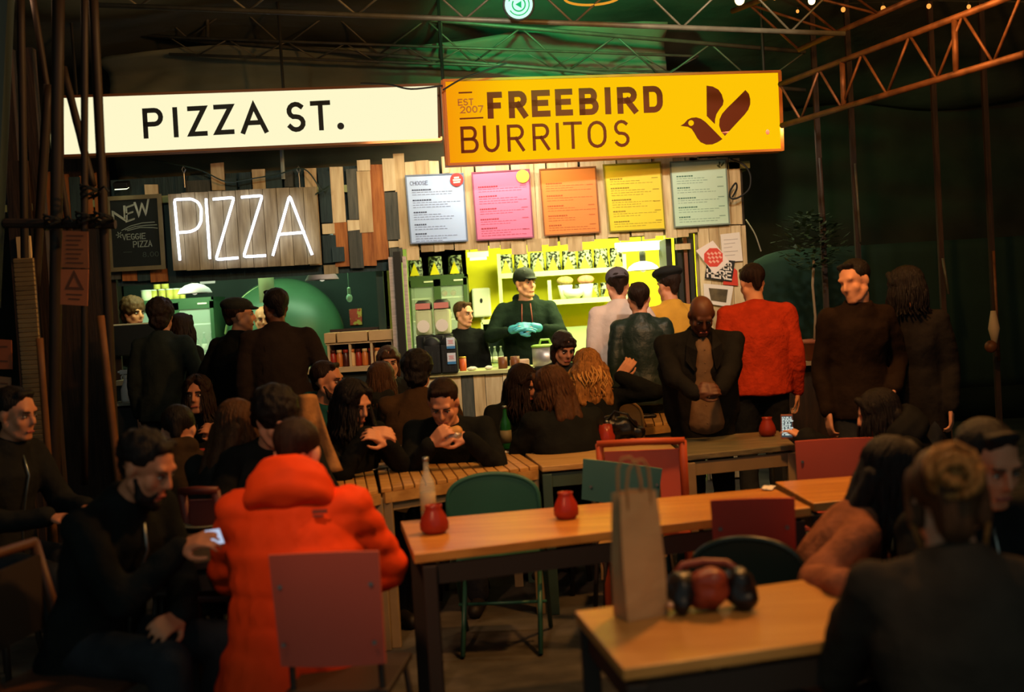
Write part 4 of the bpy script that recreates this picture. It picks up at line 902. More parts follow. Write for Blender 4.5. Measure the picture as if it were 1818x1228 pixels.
# ------------------------------------------------------------------ scaffold poles at the left
pole = M('bamboo_pole_dark', (44, 30, 20), .6, var=.4, scale=6, stretch=(4, 4, 1)); polel = M('pole_lit', (120, 74, 36), .6, var=.4, scale=8)  # polel: orange light put into the pole colour
def sp(label, a_, b_, Y0, Y1, r, m=pole):
    A, B = W(*a_, Y0), W(*b_, Y1); d = (B-A).normalized()
    n = 9; o = MB().tube([A.lerp(B, i/n) for i in range(n+1)], [r*(1+.06*(i % 2)) for i in range(n+1)], 8).build('scaffold_pole', m, smooth=True)
    tag(o, label, 'pole')
sp('thick dark pole running up past the left end of the cream sign', (92, 1215), (104, -30), 6.2, 6.0, .032); sp('dark pole crossing the left end of the cream sign, leaning left', (62, 520), (86, 150), 6.4, 6.3, .026)
sp('slanted pole across the cream sign, leaning right', (165, 330), (112, 120), 6.1, 6.2, .02); sp('upright pole just left of the blackboard, thinner', (150, 860), (150, -40), 6.0, 5.9, .018); sp('upright pole nearest the blackboard', (208, 900), (164, -40), 6.1, 6.0, .024); sp('faint brown pole near the top left corner', (48, 700), (36, -30), 6.5, 6.4, .022)
sp('slender pole leaning across from the left wall', (125, 420), (56, -20), 6.7, 6.6, .018); sp('short pole lit orange beside the till', (262, 1300), (178, 560), 5.9, 5.9, .020, polel); sp('orange-lit pole beside the stacked slats', (120, 1280), (70, 600), 5.9, 5.9, .018, polel)
a_, b_ = W(8, 396, 6.0), W(205, 398, 6.0); tag(MB().tube([a_, b_], .024, 8).build('scaffold_pole', pole), 'horizontal dark pole lashed across the uprights', 'pole')
a_, b_ = W(-20, 545, 6.0), W(6, -30, 6.0); tag(MB().tube([a_, b_], .06, 8).build('scaffold_pole', M('blue_black_pipe', (26, 46, 50), .5)), 'wide blue-black pipe at the very left edge', 'pole')
for k, (px, py) in enumerate([(160, 340), (152, 388), (184, 388), (95, 393)]):
    p = W(px, py, 5.95); mb = MB(); 
    for j in range(4): mb.tube([(.045*math.cos(a*PI/6), .045*math.sin(a*PI/6), .012*j-.02+.02*math.cos(a*PI/6+j)) for a in range(12)], .006, 5, closed=True)
    (mb.tube([(.04, 0, 0), (.08, -.02, .02), (.1, -.02, -.01)], .006, 5) if k in (0, 3) else None)
    o = mb.build('rope_lashing', blackm); o.location = p; tag(o, ['black rope lashing on the slanted pole below the cream sign', 'black rope lashing left of the blackboard', 'black rope lashing on the pole nearest the blackboard', 'black rope lashing on the thick pole'][k], 'rope')
# boards and posters on the left side
pv = plane_y(5.93); br = M('brown_notice', (136, 84, 54), .8, var=.15)
def poster(label, cor, m, prints, tri=None):
    t = thing('poster', pv.P(sum((pv.uv(*c) for c in cor), Vector((0, 0)))/4), label, 'poster'); slab('sheet', pv, cor, m, -.008, .008, t)
    mb = MB(); quadlines(mb, pv, prints, .006, .0)
    if tri: ribbon(mb, pv, [pv.uv(*q) for q in tri], .012, 0, .002, closed=True)
    mb.build('print', M('poster_print', (84, 50, 36), .8), t)
poster('brown printed poster tied to the scaffold poles', [(111, 409), (156, 411), (157, 476), (108, 474)], br, [(118, 418+k*8, 148-(k % 3)*4, 418.5+k*8) for k in range(7)])
poster('brown poster with a triangle below the printed one', [(108, 478), (157, 478), (155, 543), (107, 540)], M('brown_notice2', (156, 92, 60), .8, var=.15), [(118, 522, 146, 523), (122, 530, 142, 531)], ((132, 484), (146, 512), (119, 511)))
poster('framed orange poster at the left edge', [(-6, 602), (20, 604), (21, 655), (-6, 655)], M('brown_notice3', (140, 74, 44), .8), [(0, 615, 14, 615), (0, 640, 14, 641)]); poster('small pale poster at the left edge, lower', [(-6, 668), (19, 670), (19, 700), (-6, 700)], M('brown_notice4', (120, 92, 66), .8), [(0, 680, 14, 681)])
t = thing('slatted_screen', W(52, 640, 6.3), 'pale slatted screen standing behind the scaffold poles', 'screen'); zz = .35; k = 0
for k in range(46):
    py = 462+k*8.2; cx = 42+(py-460)*.075; c = W(cx, py, 6.3)
    o = MB().box((0, 0, 0), (34*S(6.3), .02, 6.4*S(6.3))).build('slat', M('pale_slat', (150, 126, 88), .7, var=.3, scale=6)); o.location = c; o.rotation_euler = (.25, random.uniform(-.02, .02), 0); setpar(o, t)
for s_ in (-1, 1):
    a_, b_ = W(42+s_*14, 458, 6.33), W(70+s_*14, 842, 6.33); MB().bar(a_, (b_.x, 6.33, .0), .025).build('stile', wdark, t)
tag(plank(12, 52, 285, 392, 6.6, wdark, None), 'dark brown panel behind the poles at upper left', 'board')
tag(plank(30, 54, 420, 462, 6.6, wl, None), 'pale board end above the slatted screen', 'board')
MB().bar((W(20, 300, 6.62).x, 6.66, 0), (W(20, 300, 6.62).x, 6.66, 3.2), .08).build('trim_2', wdark, kind='structure')
MB().bar((W(44, 300, 6.62).x+.05, 6.67, 0), (W(44, 300, 6.62).x+.05, 6.67, 3.2), .06).build('trim_3', wdark, kind='structure')
# ------------------------------------------------------------------ dark right hand side
def canopy(u, v):
    x_ = W(1322, 500, 10.6).x+u*4.0; zt = W(1500, 447, 10.6).z+.05; edge = min(1, u*9)
    return (x_, 10.6+.25*(1-v)**2, .6+(zt-.6-.22*(1-math.sqrt(max(0, 1-(1-edge)**2))))*v)
sheet('green_screen_cloth', canopy, 40, 14, M('dark_green_cloth', (22, 50, 40), .85, var=.4, scale=2, bump=.4), label='dark green cloth screen behind the man in the orange sweater', cat='cloth')
p = W(1450, 640, 9.4)
t = thing('ledge_table', (p.x+.2, 9.5, 0), 'low pale ledge carrying the potted tree', 'ledge'); MB().box((p.x+.25, 9.5, p.z-.015), (1.1, .35, .03)).build('top', M('ledge_grey', (140, 120, 90), .6), t); MB().box((p.x+.25, 9.55, (p.z-.03)/2), (1.0, .22, p.z-.03)).build('base', wdark, t)
t = thing('potted_tree', (p.x, 9.45, p.z), 'small topiary tree with bare stem in a terracotta pot', 'plant')
MB().lathe((0, 0, 0), [(.075, 0), (.105, .14), (.112, .14), (.112, .17), (.1, .17), (.095, .14), (0, .13)], 18).build('pot', M('terracotta', (150, 84, 56), .7, var=.2), smooth=True).parent = t
MB().tube([(0, 0, .13), (.02, 0, .35), (.01, 0, .6), (.03, 0, .8)], .011, 6).build('stem', M('stem_pale', (130, 110, 86), .7), smooth=True).parent = t
lv = leafy((0, 0, 0), 420, .28, .22, M('tree_leaf', (50, 70, 44), .5), .07, None, 5); lv.parent = t; lv.location = (.02, 0, .95)
for k, (px, y0, y1, r) in enumerate([(1678, 458, 522, .012), (1768, 445, 640, .012), (1522, 290, 430, .01), (1460, 280, 440, .014)]):
    A, B = W(px-4, y0, 9.6), W(px+6, y1, 9.6); o = MB().tube([(A.x, A.y, A.z), (B.x, B.y, B.z)], r, 8).build('tent_pole', [gst, rust, gst, wdark][k], smooth=True); tag(o, ['short pale pole right of the embracing pair', 'tall thin pole at the far right', 'faint slanting rod below the orange truss', 'dark upright batten behind the truss'][k], 'pole')
    MB().bar((A.x, A.y+.04, 0), (A.x, A.y+.04, 4.6), .04).build('trim_%d' % (k+4), wdark, kind='structure')
p = W(1766, 610, 9.3); t = thing('wall_sconce', p, 'small pale wall fitting on the thin pole at right', 'lamp'); MB().lathe((0, 0, 0), [(.02, 0), (.045, .12), (.02, .26)], 12).build('shade', M('sconce_pale', (170, 150, 120), .6), smooth=True).parent = t; MB().ell((-.03, 0, -.02), (.05, .05, .05)).build('rusty_cup', rust, smooth=True).parent = t
# ------------------------------------------------------------------ people
def remesh(mb, name, vox, mat, smooth=4, dec=.5, disp=None):
    """fuse overlapping closed shapes into one continuous skin"""
    me = mb.mesh(name); o = bpy.data.objects.new(name, me); C.objects.link(o)
    m = o.modifiers.new('r', 'REMESH'); m.mode = 'VOXEL'; m.voxel_size = vox
    if smooth: s = o.modifiers.new('s', 'SMOOTH'); s.iterations = smooth; s.factor = .5
    if dec < 1: d = o.modifiers.new('d', 'DECIMATE'); d.ratio = dec
    dg = bpy.context.evaluated_depsgraph_get(); dg.update()
    me2 = bpy.data.meshes.new_from_object(o.evaluated_get(dg)); o.modifiers.clear(); o.data = me2; bpy.data.meshes.remove(me)
    if disp:
        vs = me2.vertices; import numpy as np
        nrm = [v.normal.copy() for v in vs]
        for v, n_ in zip(vs, nrm): v.co += n_*disp(v.co)
    me2.polygons.foreach_set('use_smooth', [True]*len(me2.polygons)); me2.materials.clear(); me2.materials.append(mat); me2.update()
    return o
def RX(a): return Matrix.Rotation(math.radians(a), 3, 'X')
def RY(a): return Matrix.Rotation(math.radians(a), 3, 'Y')
def RZ(a): return Matrix.Rotation(math.radians(a), 3, 'Z')
def ik(a, b, l1, l2, hint):
    d = b-a; L = d.length; mx = (l1+l2)*.995
    if L > mx: b = a+d*(mx/L); d = b-a; L = mx
    L = max(L, abs(l1-l2)+.02); dn = d.normalized(); x = (l1*l1-l2*l2+L*L)/(2*L); h = math.sqrt(max(0, l1*l1-x*x))
    hn = Vector(hint)-dn*Vector(hint).dot(dn); hn.normalize(); return a+dn*x+hn*h, b
def hand(mb, w_, d, up, side, curl=25, k=1.0, spread=5):
    """palm and five fingers from the wrist w_, pointing along d, back of hand towards up"""
    d = d.normalized(); up = (up-d*up.dot(d)).normalized(); s_ = d.cross(up).normalized()*(-side)   # s_ points to the thumb side
    P = lambda a_, b_, c_: w_+(d*a_+s_*b_+up*c_)*k
    for b_ in (-.030, -.010, .010, .028): mb.cap(P(.015, b_*.75, 0), P(.088, b_, 0), .0145*k, .0115*k, 8)
    for i, (b_, L, c_) in enumerate(((.030, .072, 0), (.010, .08, -2), (-.011, .074, 2), (-.031, .058, 6))):
        a0 = P(.092, b_, 0); ang = 0; dd = d; sp_ = math.radians((1.2-i)*spread)
        dd = (d*math.cos(sp_)+s_*math.sin(sp_)); r = .0088*k; cu = curl+i*4
        for j, f in enumerate((.45, .32, .23)):
            ang += math.radians(cu*(.6 if j == 0 else 1)); v = dd*math.cos(ang)-up*math.sin(ang); a1 = a0+v*L*f*k; mb.cap(a0, a1, r, r*.9, 7); a0 = a1; r *= .92
    t0 = P(.025, .026, -.006); t1 = P(.058, .056, -.02); t2 = P(.088, .062, -.03); mb.cap(t0, t1, .0145*k, .011*k, 8); mb.cap(t1, t2, .0108*k, .009*k, 8); mb.cap(t2, P(.108, .056, -.038), .009*k, .0078*k, 8)
skins = {'pale': M('skin_pale', (214, 150, 116), .55, var=.12, scale=9), 'tan': M('skin_tan', (196, 128, 92), .55, var=.12, scale=9), 'brown': M('skin_brown', (96, 58, 40), .5, var=.15, scale=9)}
hairm = {'black': M('hair_black', (34, 28, 26), .5, var=.5, scale=14, stretch=(5, 5, .6), bump=.5), 'dark': M('hair_dark_brown', (44, 28, 20), .5, var=.5, scale=14, stretch=(5, 5, .6), bump=.5),
         'brown': M('hair_brown', (84, 54, 32), .5, var=.5, scale=14, stretch=(5, 5, .6), bump=.5), 'blonde': M('hair_blonde', (176, 118, 60), .45, var=.55, scale=14, stretch=(5, 5, .6), bump=.6)}
lipm = M('lips', (150, 74, 64), .5); browm = M('eyebrow', (30, 20, 16), .8); eyem = M('eye_white', (190, 176, 160), .3); irism = M('iris_dark', (20, 14, 12), .2)
denim = M('dark_trousers', (46, 48, 52), .85, var=.3, scale=10, bump=.3); shoem = M('dark_shoes', (22, 20, 18), .6)
SEATED = []
def person(label, head, Y, face=0, pose='sit', sc=1.0, lean=8, hunch=10, nod=10, turn=0, tilt=0, arms=('table', 'table'), top='jacket', topm=None, hair='short', hairc='dark', skin='pale', hat=None,
           hatm=None, vox=.0095, beard=None, fat=1.0, shoulders=1.0, group=None, bottomm=None, curl=30, faceon=True, extra=None, longl=.32, curly=0, sleeve=.97, gloves=None):
    P = W(head[0], head[1], Y)
    HL = .62; sh = .168*shoulders; R1 = RX(lean); R2 = RX(lean+hunch)
    def build_pts(pz):
        pel = Vector((0, 0, pz)); waist = pel+R1 @ Vector((0, 0, .20)); chest = waist+R1 @ Vector((0, -.005, .14)); nb = chest+R2 @ Vector((0, .01, .20))
        return pel, waist, chest, nb
    pz = .95 if pose == 'stand' else .55
    pel, waist, chest, nb = build_pts(pz)
    NR = RX((lean+hunch)*.75+nod*.35); hc_off = NR @ Vector((0, -.012, .055)); HR = RZ(turn) @ RX(nod) @ RY(tilt)
    hcen = nb+hc_off+HR @ Vector((0, -.005, .085))
    if pose == 'stand': sc = P.z/hcen.z; dz = 0
    else:
        dz = P.z/sc-hcen.z
        pel, waist, chest, nb = build_pts(pz+dz); hcen = nb+hc_off+HR @ Vector((0, -.005, .085))
    bpy.context.scene['pp%d' % len(bpy.data.objects)] = '%-60s Y=%.2f scale=%.2f seatshift=%.2f x=%.2f' % (label[:60], Y, sc, dz, P.x)
    A = RZ(face); root_xy = Vector((P.x, P.y, 0))-A @ Vector((hcen.x, hcen.y, 0))*sc
    t = MB(); body = t
    # torso
    def torso(mb, g, arms_=True):
        q = [(pel-R1 @ Vector((0, 0, .06)), .15, .11, R1), (pel+R1 @ Vector((0, 0, .02)), .165, .12, R1), (waist, .14*fat, .10*fat, R1), (chest-R1 @ Vector((0, 0, .02)), .16*fat, .112*fat, R1.lerp(R2, .5)), (chest+R2 @ Vector((0, 0, .09)), .158, .104, R2), (nb-R2 @ Vector((0, 0, .065)), .125, .085, R2), (nb-R2 @ Vector((0, 0, .03)), .085, .07, R2), (nb-R2 @ Vector((0, 0, -.005)), .058, .058, R2)]
        mb.rings([(c, rx*shoulders+g, ry+g, R) for c, rx, ry, R in q], 18)
    shp = {s_: nb+R2 @ Vector((s_*sh, .005, -.068)) for s_ in (1, -1)}
    lims = {}
    for s_, a_ in zip((1, -1), arms):
        S0 = shp[s_]
        if a_ == 'down': T = S0+Vector((s_*.05, -.03, -.53)); hint = (s_*.3, 1, 0); hd = Vector((0, -.15, -1)); up = Vector((s_, 0, 0))
        elif a_ == 'pocket': T = S0+Vector((-s_*.02, -.10, -.42)); hint = (s_*1, 1, 0); hd = Vector((-s_*.3, -.3, -.8)); up = Vector((s_, -.3, 0))
        elif a_ == 'table': T = Vector((s_*.13, S0.y-.33, (.80)/sc)); hint = (s_*.6, .3, -1); hd = Vector((-s_*.5, -.8, 0)); up = Vector((0, 0, 1))
        elif a_ == 'fold': T = Vector((-s_*.02, S0.y-.24, S0.z-.34)); hint = (s_*1, .4, -.5); hd = Vector((-s_*1, -.2, .05)); up = Vector((0, -.6, .8))
        elif a_[0] == 'w':
            wt_ = RZ(-face) @ (W(*a_[1:4])-root_xy)/sc; T = wt_; hd = Vector(a_[4]); up = Vector(a_[5]); hint = a_[6] if len(a_) > 6 else (s_*.7, .3, -1)
        else: tx = Vector(a_[:3]); T = Vector((tx.x, S0.y+tx.y, S0.z+tx.z)); hint = a_[4] if len(a_) > 4 else (s_*1, .3, -1); hd = Vector(a_[3]) if len(a_) > 3 and a_[3] else Vector((-s_*.5, -.7, .4)); up = Vector(a_[5]) if len(a_) > 5 else Vector((s_*.3, -.5, .8))
        E, T = ik(S0, T, .29, .26, hint); lims[s_] = (S0, E, T, hd, up)
    def armsb(mb, g, cuff=True, k=1):
        for s_, (S0, E, T, hd, up) in lims.items():
            mb.cap(chest+R2 @ Vector((s_*.09, .0, .08)), S0, .07+g*.8, .052+g*.8); mb.cap(nb+R2 @ Vector((s_*.03, .01, -.03)), S0+R2 @ Vector((0, 0, .012)), .042+g*.5, .034+g*.5, 10); mb.cap(S0, E, .050+g*.8, .041+g*.8, 12); mb.cap(E, E.lerp(T, sleeve if cuff else 1), .041+g*.8, .032+g*.7, 12)
    def legs(mb, g, feet=True):
        for s_ in (1, -1):
            hp_ = pel+Vector((s_*.09, 0, -.02))
            if pose == 'stand': an = Vector((s_*.10, .02, .09)); kn, an = ik(hp_, an, .44, .44, (0, -1, 0))
            else: an = Vector((s_*.13, pel.y-.38+(.04*s_), .09)); kn, an = ik(hp_, an, .46, .44, (s_*.15, -1, .9))
            mb.cap(hp_, kn, .083+g, .055+g, 12); mb.cap(kn, an, .053+g, .036+g*1.6, 12)
            if feet: mb.cap(an-Vector((0, -.03, .05)), an+Vector((0, -.16, -.055)), .036, .032, 8)
    torso(t, 0); armsb(t, 0); legs(t, 0)
    for s_, (S0, E, T, hd, up) in lims.items(): t.cap(T.lerp(E, .1), T+hd.normalized()*.01, .029, .026, 10); hand(t, T, hd, up, s_, curl)
    t.cap(nb-R2 @ Vector((0, 0, .03)), nb+hc_off*1.05, .062, .055, 12)
    H = lambda x_, y_, z_: hcen+HR @ Vector((x_, y_, z_))
    fine = vox < .009
    t.ell(H(0, .018, .032), (.074, .094, .084), HR, 20, 14); t.ell(H(0, -.022, -.04), (.057, .066, .072), HR, 16, 12); t.cap(H(-.014, -.068, -.092), H(.014, -.068, -.092), .02, .02, 10)
    t.cap(H(0, -.08, .022), H(0, -.102, -.018), .009, .0125, 10); t.ell(H(0, -.09, -.026), (.0165, .010, .008), HR); t.cap(H(-.034, -.068, .034), H(.034, -.068, .034), .0145, .0145, 10)
    for s_ in (1, -1):
        t.ell(H(s_*.034, -.052, -.024), (.028, .024, .030), HR); t.ell(H(s_*.075, .014, -.004), (.012, .02, .031), HR); t.cap(H(s_*.05, .0, -.05), H(s_*.03, -.045, -.085), .026, .022, 10)
    t.ell(H(0, -.072, -.060), (.032, .019, .026), HR)
    for v_i in range(len(t.v)): pass
    def place(o):
        o.data.transform(Matrix.Diagonal((sc, sc, sc, 1))); return o
    b = place(remesh(t, 'person', vox, skins[skin], 3, .75 if fine else .6)); b.location = root_xy; b.rotation_euler = (0, 0, math.radians(face)); tag(b, label, 'person', group)
    kids = []
    def child(o):
        place(o); o.parent = b; kids.append(o); return o
    def simple(mb, name, m, sm=True): o = mb.build(name, m, smooth=sm); return child(o)
    if faceon:
        for s_ in (1, -1):
            e = simple(MB().ell((H(s_*.031, -.0745, .008)), (.0115, .008, .0062), HR, 10, 8), 'eye', eyem); q = MB().ell(H(s_*.031, -.0815, .007), (.0048, .003, .005), HR, 8, 6).build('iris', irism, smooth=True); place(q); q.parent = e
            simple(MB().cap(H(s_*.016, -.0845, .028), H(s_*.047, -.0755, .031), .0045, .0032, 6), 'eyebrow', browm)
            simple(MB().cap(H(s_*.019, -.083, .0145), H(s_*.044, -.0745, .0135), .003, .0025, 6), 'upper_eyelid', browm)
        simple(MB().cap(H(-.019, -.0885, -.0615), H(.019, -.0885, -.0615), .0055, .0055, 7), 'mouth', lipm)
    if beard:
        mb = MB(); 
        for s_ in (1, -1): mb.cap(H(s_*.060, -.01, -.035), H(s_*.045, -.045, -.085), .012, .02, 8); mb.cap(H(s_*.045, -.045, -.085), H(0, -.074, -.102), .024, .026, 8); mb.cap(H(s_*.02, -.086, -.046), H(s_*.03, -.078, -.07), .007, .01, 6)
        child(remesh(mb, 'beard', .007, hairm[beard], 2, .6, lambda c: .003*mnoise.noise(c*70)))
    # hair
    hm_ = hairm[hairc]
    strands = lambda c: .004*mnoise.noise(Vector((c.x*60, c.y*60, c.z*18)))
    def tubes(n, L, spread=1.0, wave=.012, thick=.011, back_only=False, seed=1, flare=.03):
        rd = random.Random(seed); mb = MB()
        for i in range(n):
            ph = math.radians(-150+300*(i+.5)/n+rd.uniform(-6, 6))       # 0 = back of head
            if back_only: ph *= .75
            rr = (.086, .106, .09); pts = []; rs = []; L_ = L*rd.uniform(.82, 1.05); w0 = rd.uniform(0, 6)
            for th in (12, 35, 60, 85, 100):
                a = math.radians(th); p = Vector((rr[0]*math.sin(a)*math.sin(ph), .022+rr[1]*math.sin(a)*math.cos(ph), .032+rr[2]*math.cos(a))); pts.append(hcen+HR @ p); rs.append(thick*rd.uniform(.8, 1.1))
            out = (pts[-1]-hcen); out.z = 0; out.normalize(); p = pts[-1]
            for j in range(1, 8):
                f = j/7; q = p+Vector((0, 0, -1))*L_*f+out*flare*math.sin(f*PI*.8)*spread+Vector((math.sin(w0+f*9), math.cos(w0*1.7+f*8), 0))*wave*(f*.6+.4)
                sd = math.hypot(q.x-nb.x, (q.y-nb.y)); 
                if q.z < nb.z-.02 and sd < .17: q += Vector((out.x, out.y+.25*(1 if math.cos(ph) > -.2 else -1), 0)).normalized()*(.028)
                pts.append(q); rs.append(thick*(1-.5*f))
            mb.tube(pts, rs, 6)
        return mb
    if hair != 'bald':
        mb = MB()
        mb.ell(H(0, .034, .044), (.083, .098, .081), HR, 20, 14)
        if hair == 'short':
            for s_ in (1, -1): mb.cap(H(s_*.07, .01, .04), H(s_*.068, .02, .005), .016, .01, 8)
            mb.cap(H(0, .09, .02), H(0, .075, -.045), .04, .03, 10)
            mb.cap(H(-.036, -.034, .102), H(.036, -.034, .104), .018, .018, 8)
        elif hair == 'afro': mb.ell(H(0, .03, .05), (.105, .115, .105), HR, 20, 14); mb.ell(H(0, .08, -.03), (.08, .06, .07), HR)
        elif hair in ('bob', 'long', 'bun', 'curly'):
            for s_ in (1, -1): mb.cap(H(s_*.072, .0, .05), H(s_*.074, .015, -.05), .024, .024, 8); mb.cap(H(s_*.03, -.055, .095), H(s_*.072, -.03, .03), .022, .018, 8)
            mb.cap(H(0, .08, .03), H(0, .085, -.06), .055, .045, 10)
            if hair in ('long', 'curly'):
                q0 = H(0, .075, -.03); bk_ = (R2 @ Vector((0, 1, 0))); k_ = 1.5 if hair == 'curly' else 1
                for dx_, rr_ in ((-.045*k_, .045), (0, .055), (.045*k_, .045)): mb.cap(q0+HR @ Vector((dx_, 0, 0)), nb+Vector((dx_*1.3, .115*1, .02-longl*.42)), rr_*(1+.25*(k_-1)*2), rr_*.6*k_, 10)
                if hair == 'curly': mb.ell(H(0, .07, -.04), (.125, .085, .11), HR, 18, 12)
            if hair == 'bob':
                for s_ in (1, -1): mb.cap(H(s_*.074, .01, -.02), H(s_*.07, -.01, -.10), .026, .02, 8); mb.cap(H(s_*.05, .06, -.03), H(s_*.05, .05, -.11), .035, .025, 8)
                mb.cap(H(-.045, -.068, .062), H(.045, -.068, .062), .018, .018, 8)
            if hair == 'bun': pass
        ho = child(remesh(mb, 'hair', .009, hm_, 3, .7, (lambda c: .012*mnoise.noise(c*34)) if hair in ('afro', 'curly') or curly else strands))
        if hair in ('long', 'curly'): 
            k = tubes(120 if hair == 'curly' else 100, longl, 1.0, .013 if hair == 'curly' else .007, .009 if hair == 'curly' else .008, seed=int(abs(P.x*100))+3, flare=.045 if hair == 'curly' else .02).build('hair_strands', hm_, smooth=True); child(k)
            if hair == 'curly':
                k2 = tubes(70, longl*.85, 1.1, .018, .007, seed=9, flare=.055).build('hair_curls', M('hair_gold', (214, 156, 84), .4, var=.4, scale=14), smooth=True); child(k2)
        if hair == 'bun':
            mb = MB(); rd = random.Random(5); c_ = H(0, .105, .05); mb.ell(c_, (.045, .035, .045), HR)
            for i in range(9):
                a0 = rd.uniform(0, 6.28); mb.tube([c_+HR @ Vector(((.020+.005*i)*math.cos(a0+j*.7), .025*math.sin(j*.9+i)+.02, (.020+.005*i)*math.sin(a0+j*.7)+.012*math.sin(i))) for j in range(8)], .011, 6)
            child(mb.build('hair_bun', hairm['blonde'], smooth=True)); 
            mb = MB(); [child(MB().tube([H(s_*.07, .02, .02), H(s_*.088, .02, -.04), H(s_*.07, .04, -.11)], .006, 5).build('loose_strand', hairm['blonde'], smooth=True)) for s_ in (1, -1)]
    if hat:
        mb = MB()
        if hat in ('cap', 'capback'):
            fz = -1 if hat == 'cap' else 1
            mb.ell(H(0, .02, .058), (.088, .108, .078), HR, 20, 14); mb.ell(H(0, -.06*1 if hat == 'cap' else .1, .045), (.06, .075, .010), HR, 16, 8); mb.ell(H(0, .02, .138), (.008, .008, .006), HR)
        elif hat == 'flat': mb.ell(H(0, .03, .075), (.096, .115, .056), HR, 20, 14); mb.ell(H(0, -.07, .055), (.065, .06, .014), HR, 16, 8); mb.ell(H(0, .03, .055), (.089, .105, .04), HR, 20, 10)
        elif hat == 'beret': mb.ell(H(.01, .03, .10), (.118, .125, .05), HR, 22, 12); mb.ell(H(0, .02, .06), (.088, .104, .04), HR, 20, 10)
        child(remesh(mb, 'hat', .008, hatm, 2, .6, lambda c: .001*mnoise.noise(c*60)))
    # clothes
    g = .020; mb = MB(); tm = topm
    kind = top
    if kind == 'puffer': g = .042
    if kind in ('jacket', 'coat', 'blazer'): g = .021
    torso(mb, g); armsb(mb, g, True)
    hem = {'coat': .36, 'jacket': .10, 'blazer': .14, 'puffer': .12, 'hoodie': .08, 'sweater': .06}.get(kind, .07)
    dn = Vector((0, 0, -1)) if pose == 'stand' else R1 @ Vector((0, .12, -1))
    if pose == 'sit': hem = min(hem, .13) if kind != 'puffer' else .24
    hw_ = .055 if kind == 'puffer' else 0
    mb.rings([(pel+R1 @ Vector((0, 0, .08)), .165+g, .118+g, R1), (pel, .178+g+hw_*.6, .13+g, R1), (pel+dn*hem, .19+g+hw_, .14+g, None if pose == 'stand' else R1)], 18)
    if kind != 'none':
        if kind in ('jacket', 'coat', 'blazer'): mb.rings([(nb-R2 @ Vector((0, 0, .04)), .10+g*.5, .088+g*.5, R2), (nb+R2 @ Vector((0, -.0, .03)), .078, .074, R2)], 16)
        elif kind == 'hoodie': mb.cap(nb+R2 @ Vector((-.07, .065, -.0)), nb+R2 @ Vector((.07, .065, -.0)), .05, .05, 12); mb.cap(nb+R2 @ Vector((0, .09, -.03)), nb+R2 @ Vector((0, .07, -.12)), .06, .03, 10)
        elif kind == 'puffer': pass
        else: mb.rings([(nb-R2 @ Vector((0, 0, .03)), .092, .082, R2), (nb+R2 @ Vector((0, 0, .012)), .07, .068, R2)], 16)
        if kind == 'puffer':
            fold = lambda c: .009*abs(math.sin(c.z*PI/.085))+.010*mnoise.noise(c*7)+.004*mnoise.noise(c*26)
        else: fold = lambda c: .010*mnoise.noise(Vector((c.x*7, c.y*7, c.z*9)))+.005*mnoise.noise(Vector((c.x*18, c.y*18, c.z*24)))
        nm_ = {'jacket': 'jacket', 'coat': 'coat', 'blazer': 'blazer', 'puffer': 'padded_jacket', 'hoodie': 'hoodie', 'sweater': 'sweater'}.get(kind, 'shirt')
        jo = child(remesh(mb, nm_, .0125, tm, 4, .6, fold))
        if kind == 'puffer':
            mb = MB(); hb = nb+R2 @ Vector((0, .04, .0))
            for i, (z_, rx, ry, th) in enumerate(((-.045, .120, .090, .046), (-.0, .112, .086, .044), (.04, .095, .076, .036))):
                mb.tube([hb+R2 @ Vector((rx*math.cos(a*PI/12), ry*math.sin(a*PI/12)+(.025 if math.sin(a*PI/12) > 0 else -.02), z_+.03*math.sin(a*PI/12))) for a in range(24)], th, 12, closed=True)
            mb.ell(hb+R2 @ Vector((0, .085, -.015)), (.125, .055, .07), R2, 18, 12)
            child(remesh(mb, 'hood', .0125, tm, 4, .6, lambda c: .006*mnoise.noise(c*16)))
            m_ = MB(); m_.box(chest+R2 @ Vector((-.125, .152, .10)), (.05, .006, .014), R2); m_.box(chest+R2 @ Vector((-.12, .152, .085)), (.035, .006, .008), R2); child(m_.build('shoulder_emblem', M('emblem_dark', (110, 40, 24), .7)))
        if kind in ('hoodie',):
            for s_ in (1, -1): simple(MB().tube([nb+R2 @ Vector((s_*.035, -.085, -.02)), chest+R2 @ Vector((s_*.04, -.135, .10)), chest+R2 @ Vector((s_*.045, -.14, .0))], .004, 6), 'drawstring', M('cord_red', (150, 70, 60), .7))
        if kind in ('jacket', 'coat') and faceon: simple(MB().tube([nb+R2 @ Vector((0, -.088, -.03)), chest+R2 @ Vector((0, -.137, .09)), chest+R1 @ Vector((0, -.139*fat, -.03)), waist+R1 @ Vector((0, -.13*fat, -.04)), pel+R1 @ Vector((0, -.15, -.0))], .005, 5), 'zip', steel)
        if kind == 'blazer':
            sm_ = extra or M('tan_shirt', (120, 92, 66), .8, var=.3, scale=9, bump=.3)
            m_ = MB(); n = 7
            rows = [(nb+R2 @ Vector((0, -.07, .0)), .03), (chest+R2 @ Vector((0, -.134, .13)), .05), (chest+R2 @ Vector((0, -.15, .05)), .062), (chest+R1 @ Vector((0, -.152, -.04)), .066), (waist+R1 @ Vector((0, -.145, -.0)), .07), (waist+R1 @ Vector((0, -.152, -.11)), .09), (pel+R1 @ Vector((0, -.168, -.02)), .11), (pel+R1 @ Vector((0, -.166, -.09)), .10)]
            vs = []
            for c_, hw in rows:
                for i in range(n):
                    u = (i/(n-1)-.5)*2; vs.append(c_+Vector((u*hw, .02*u*u+.0, -.03*(abs(u)**2 if c_ is rows[-1][0] else 0)*-1)))
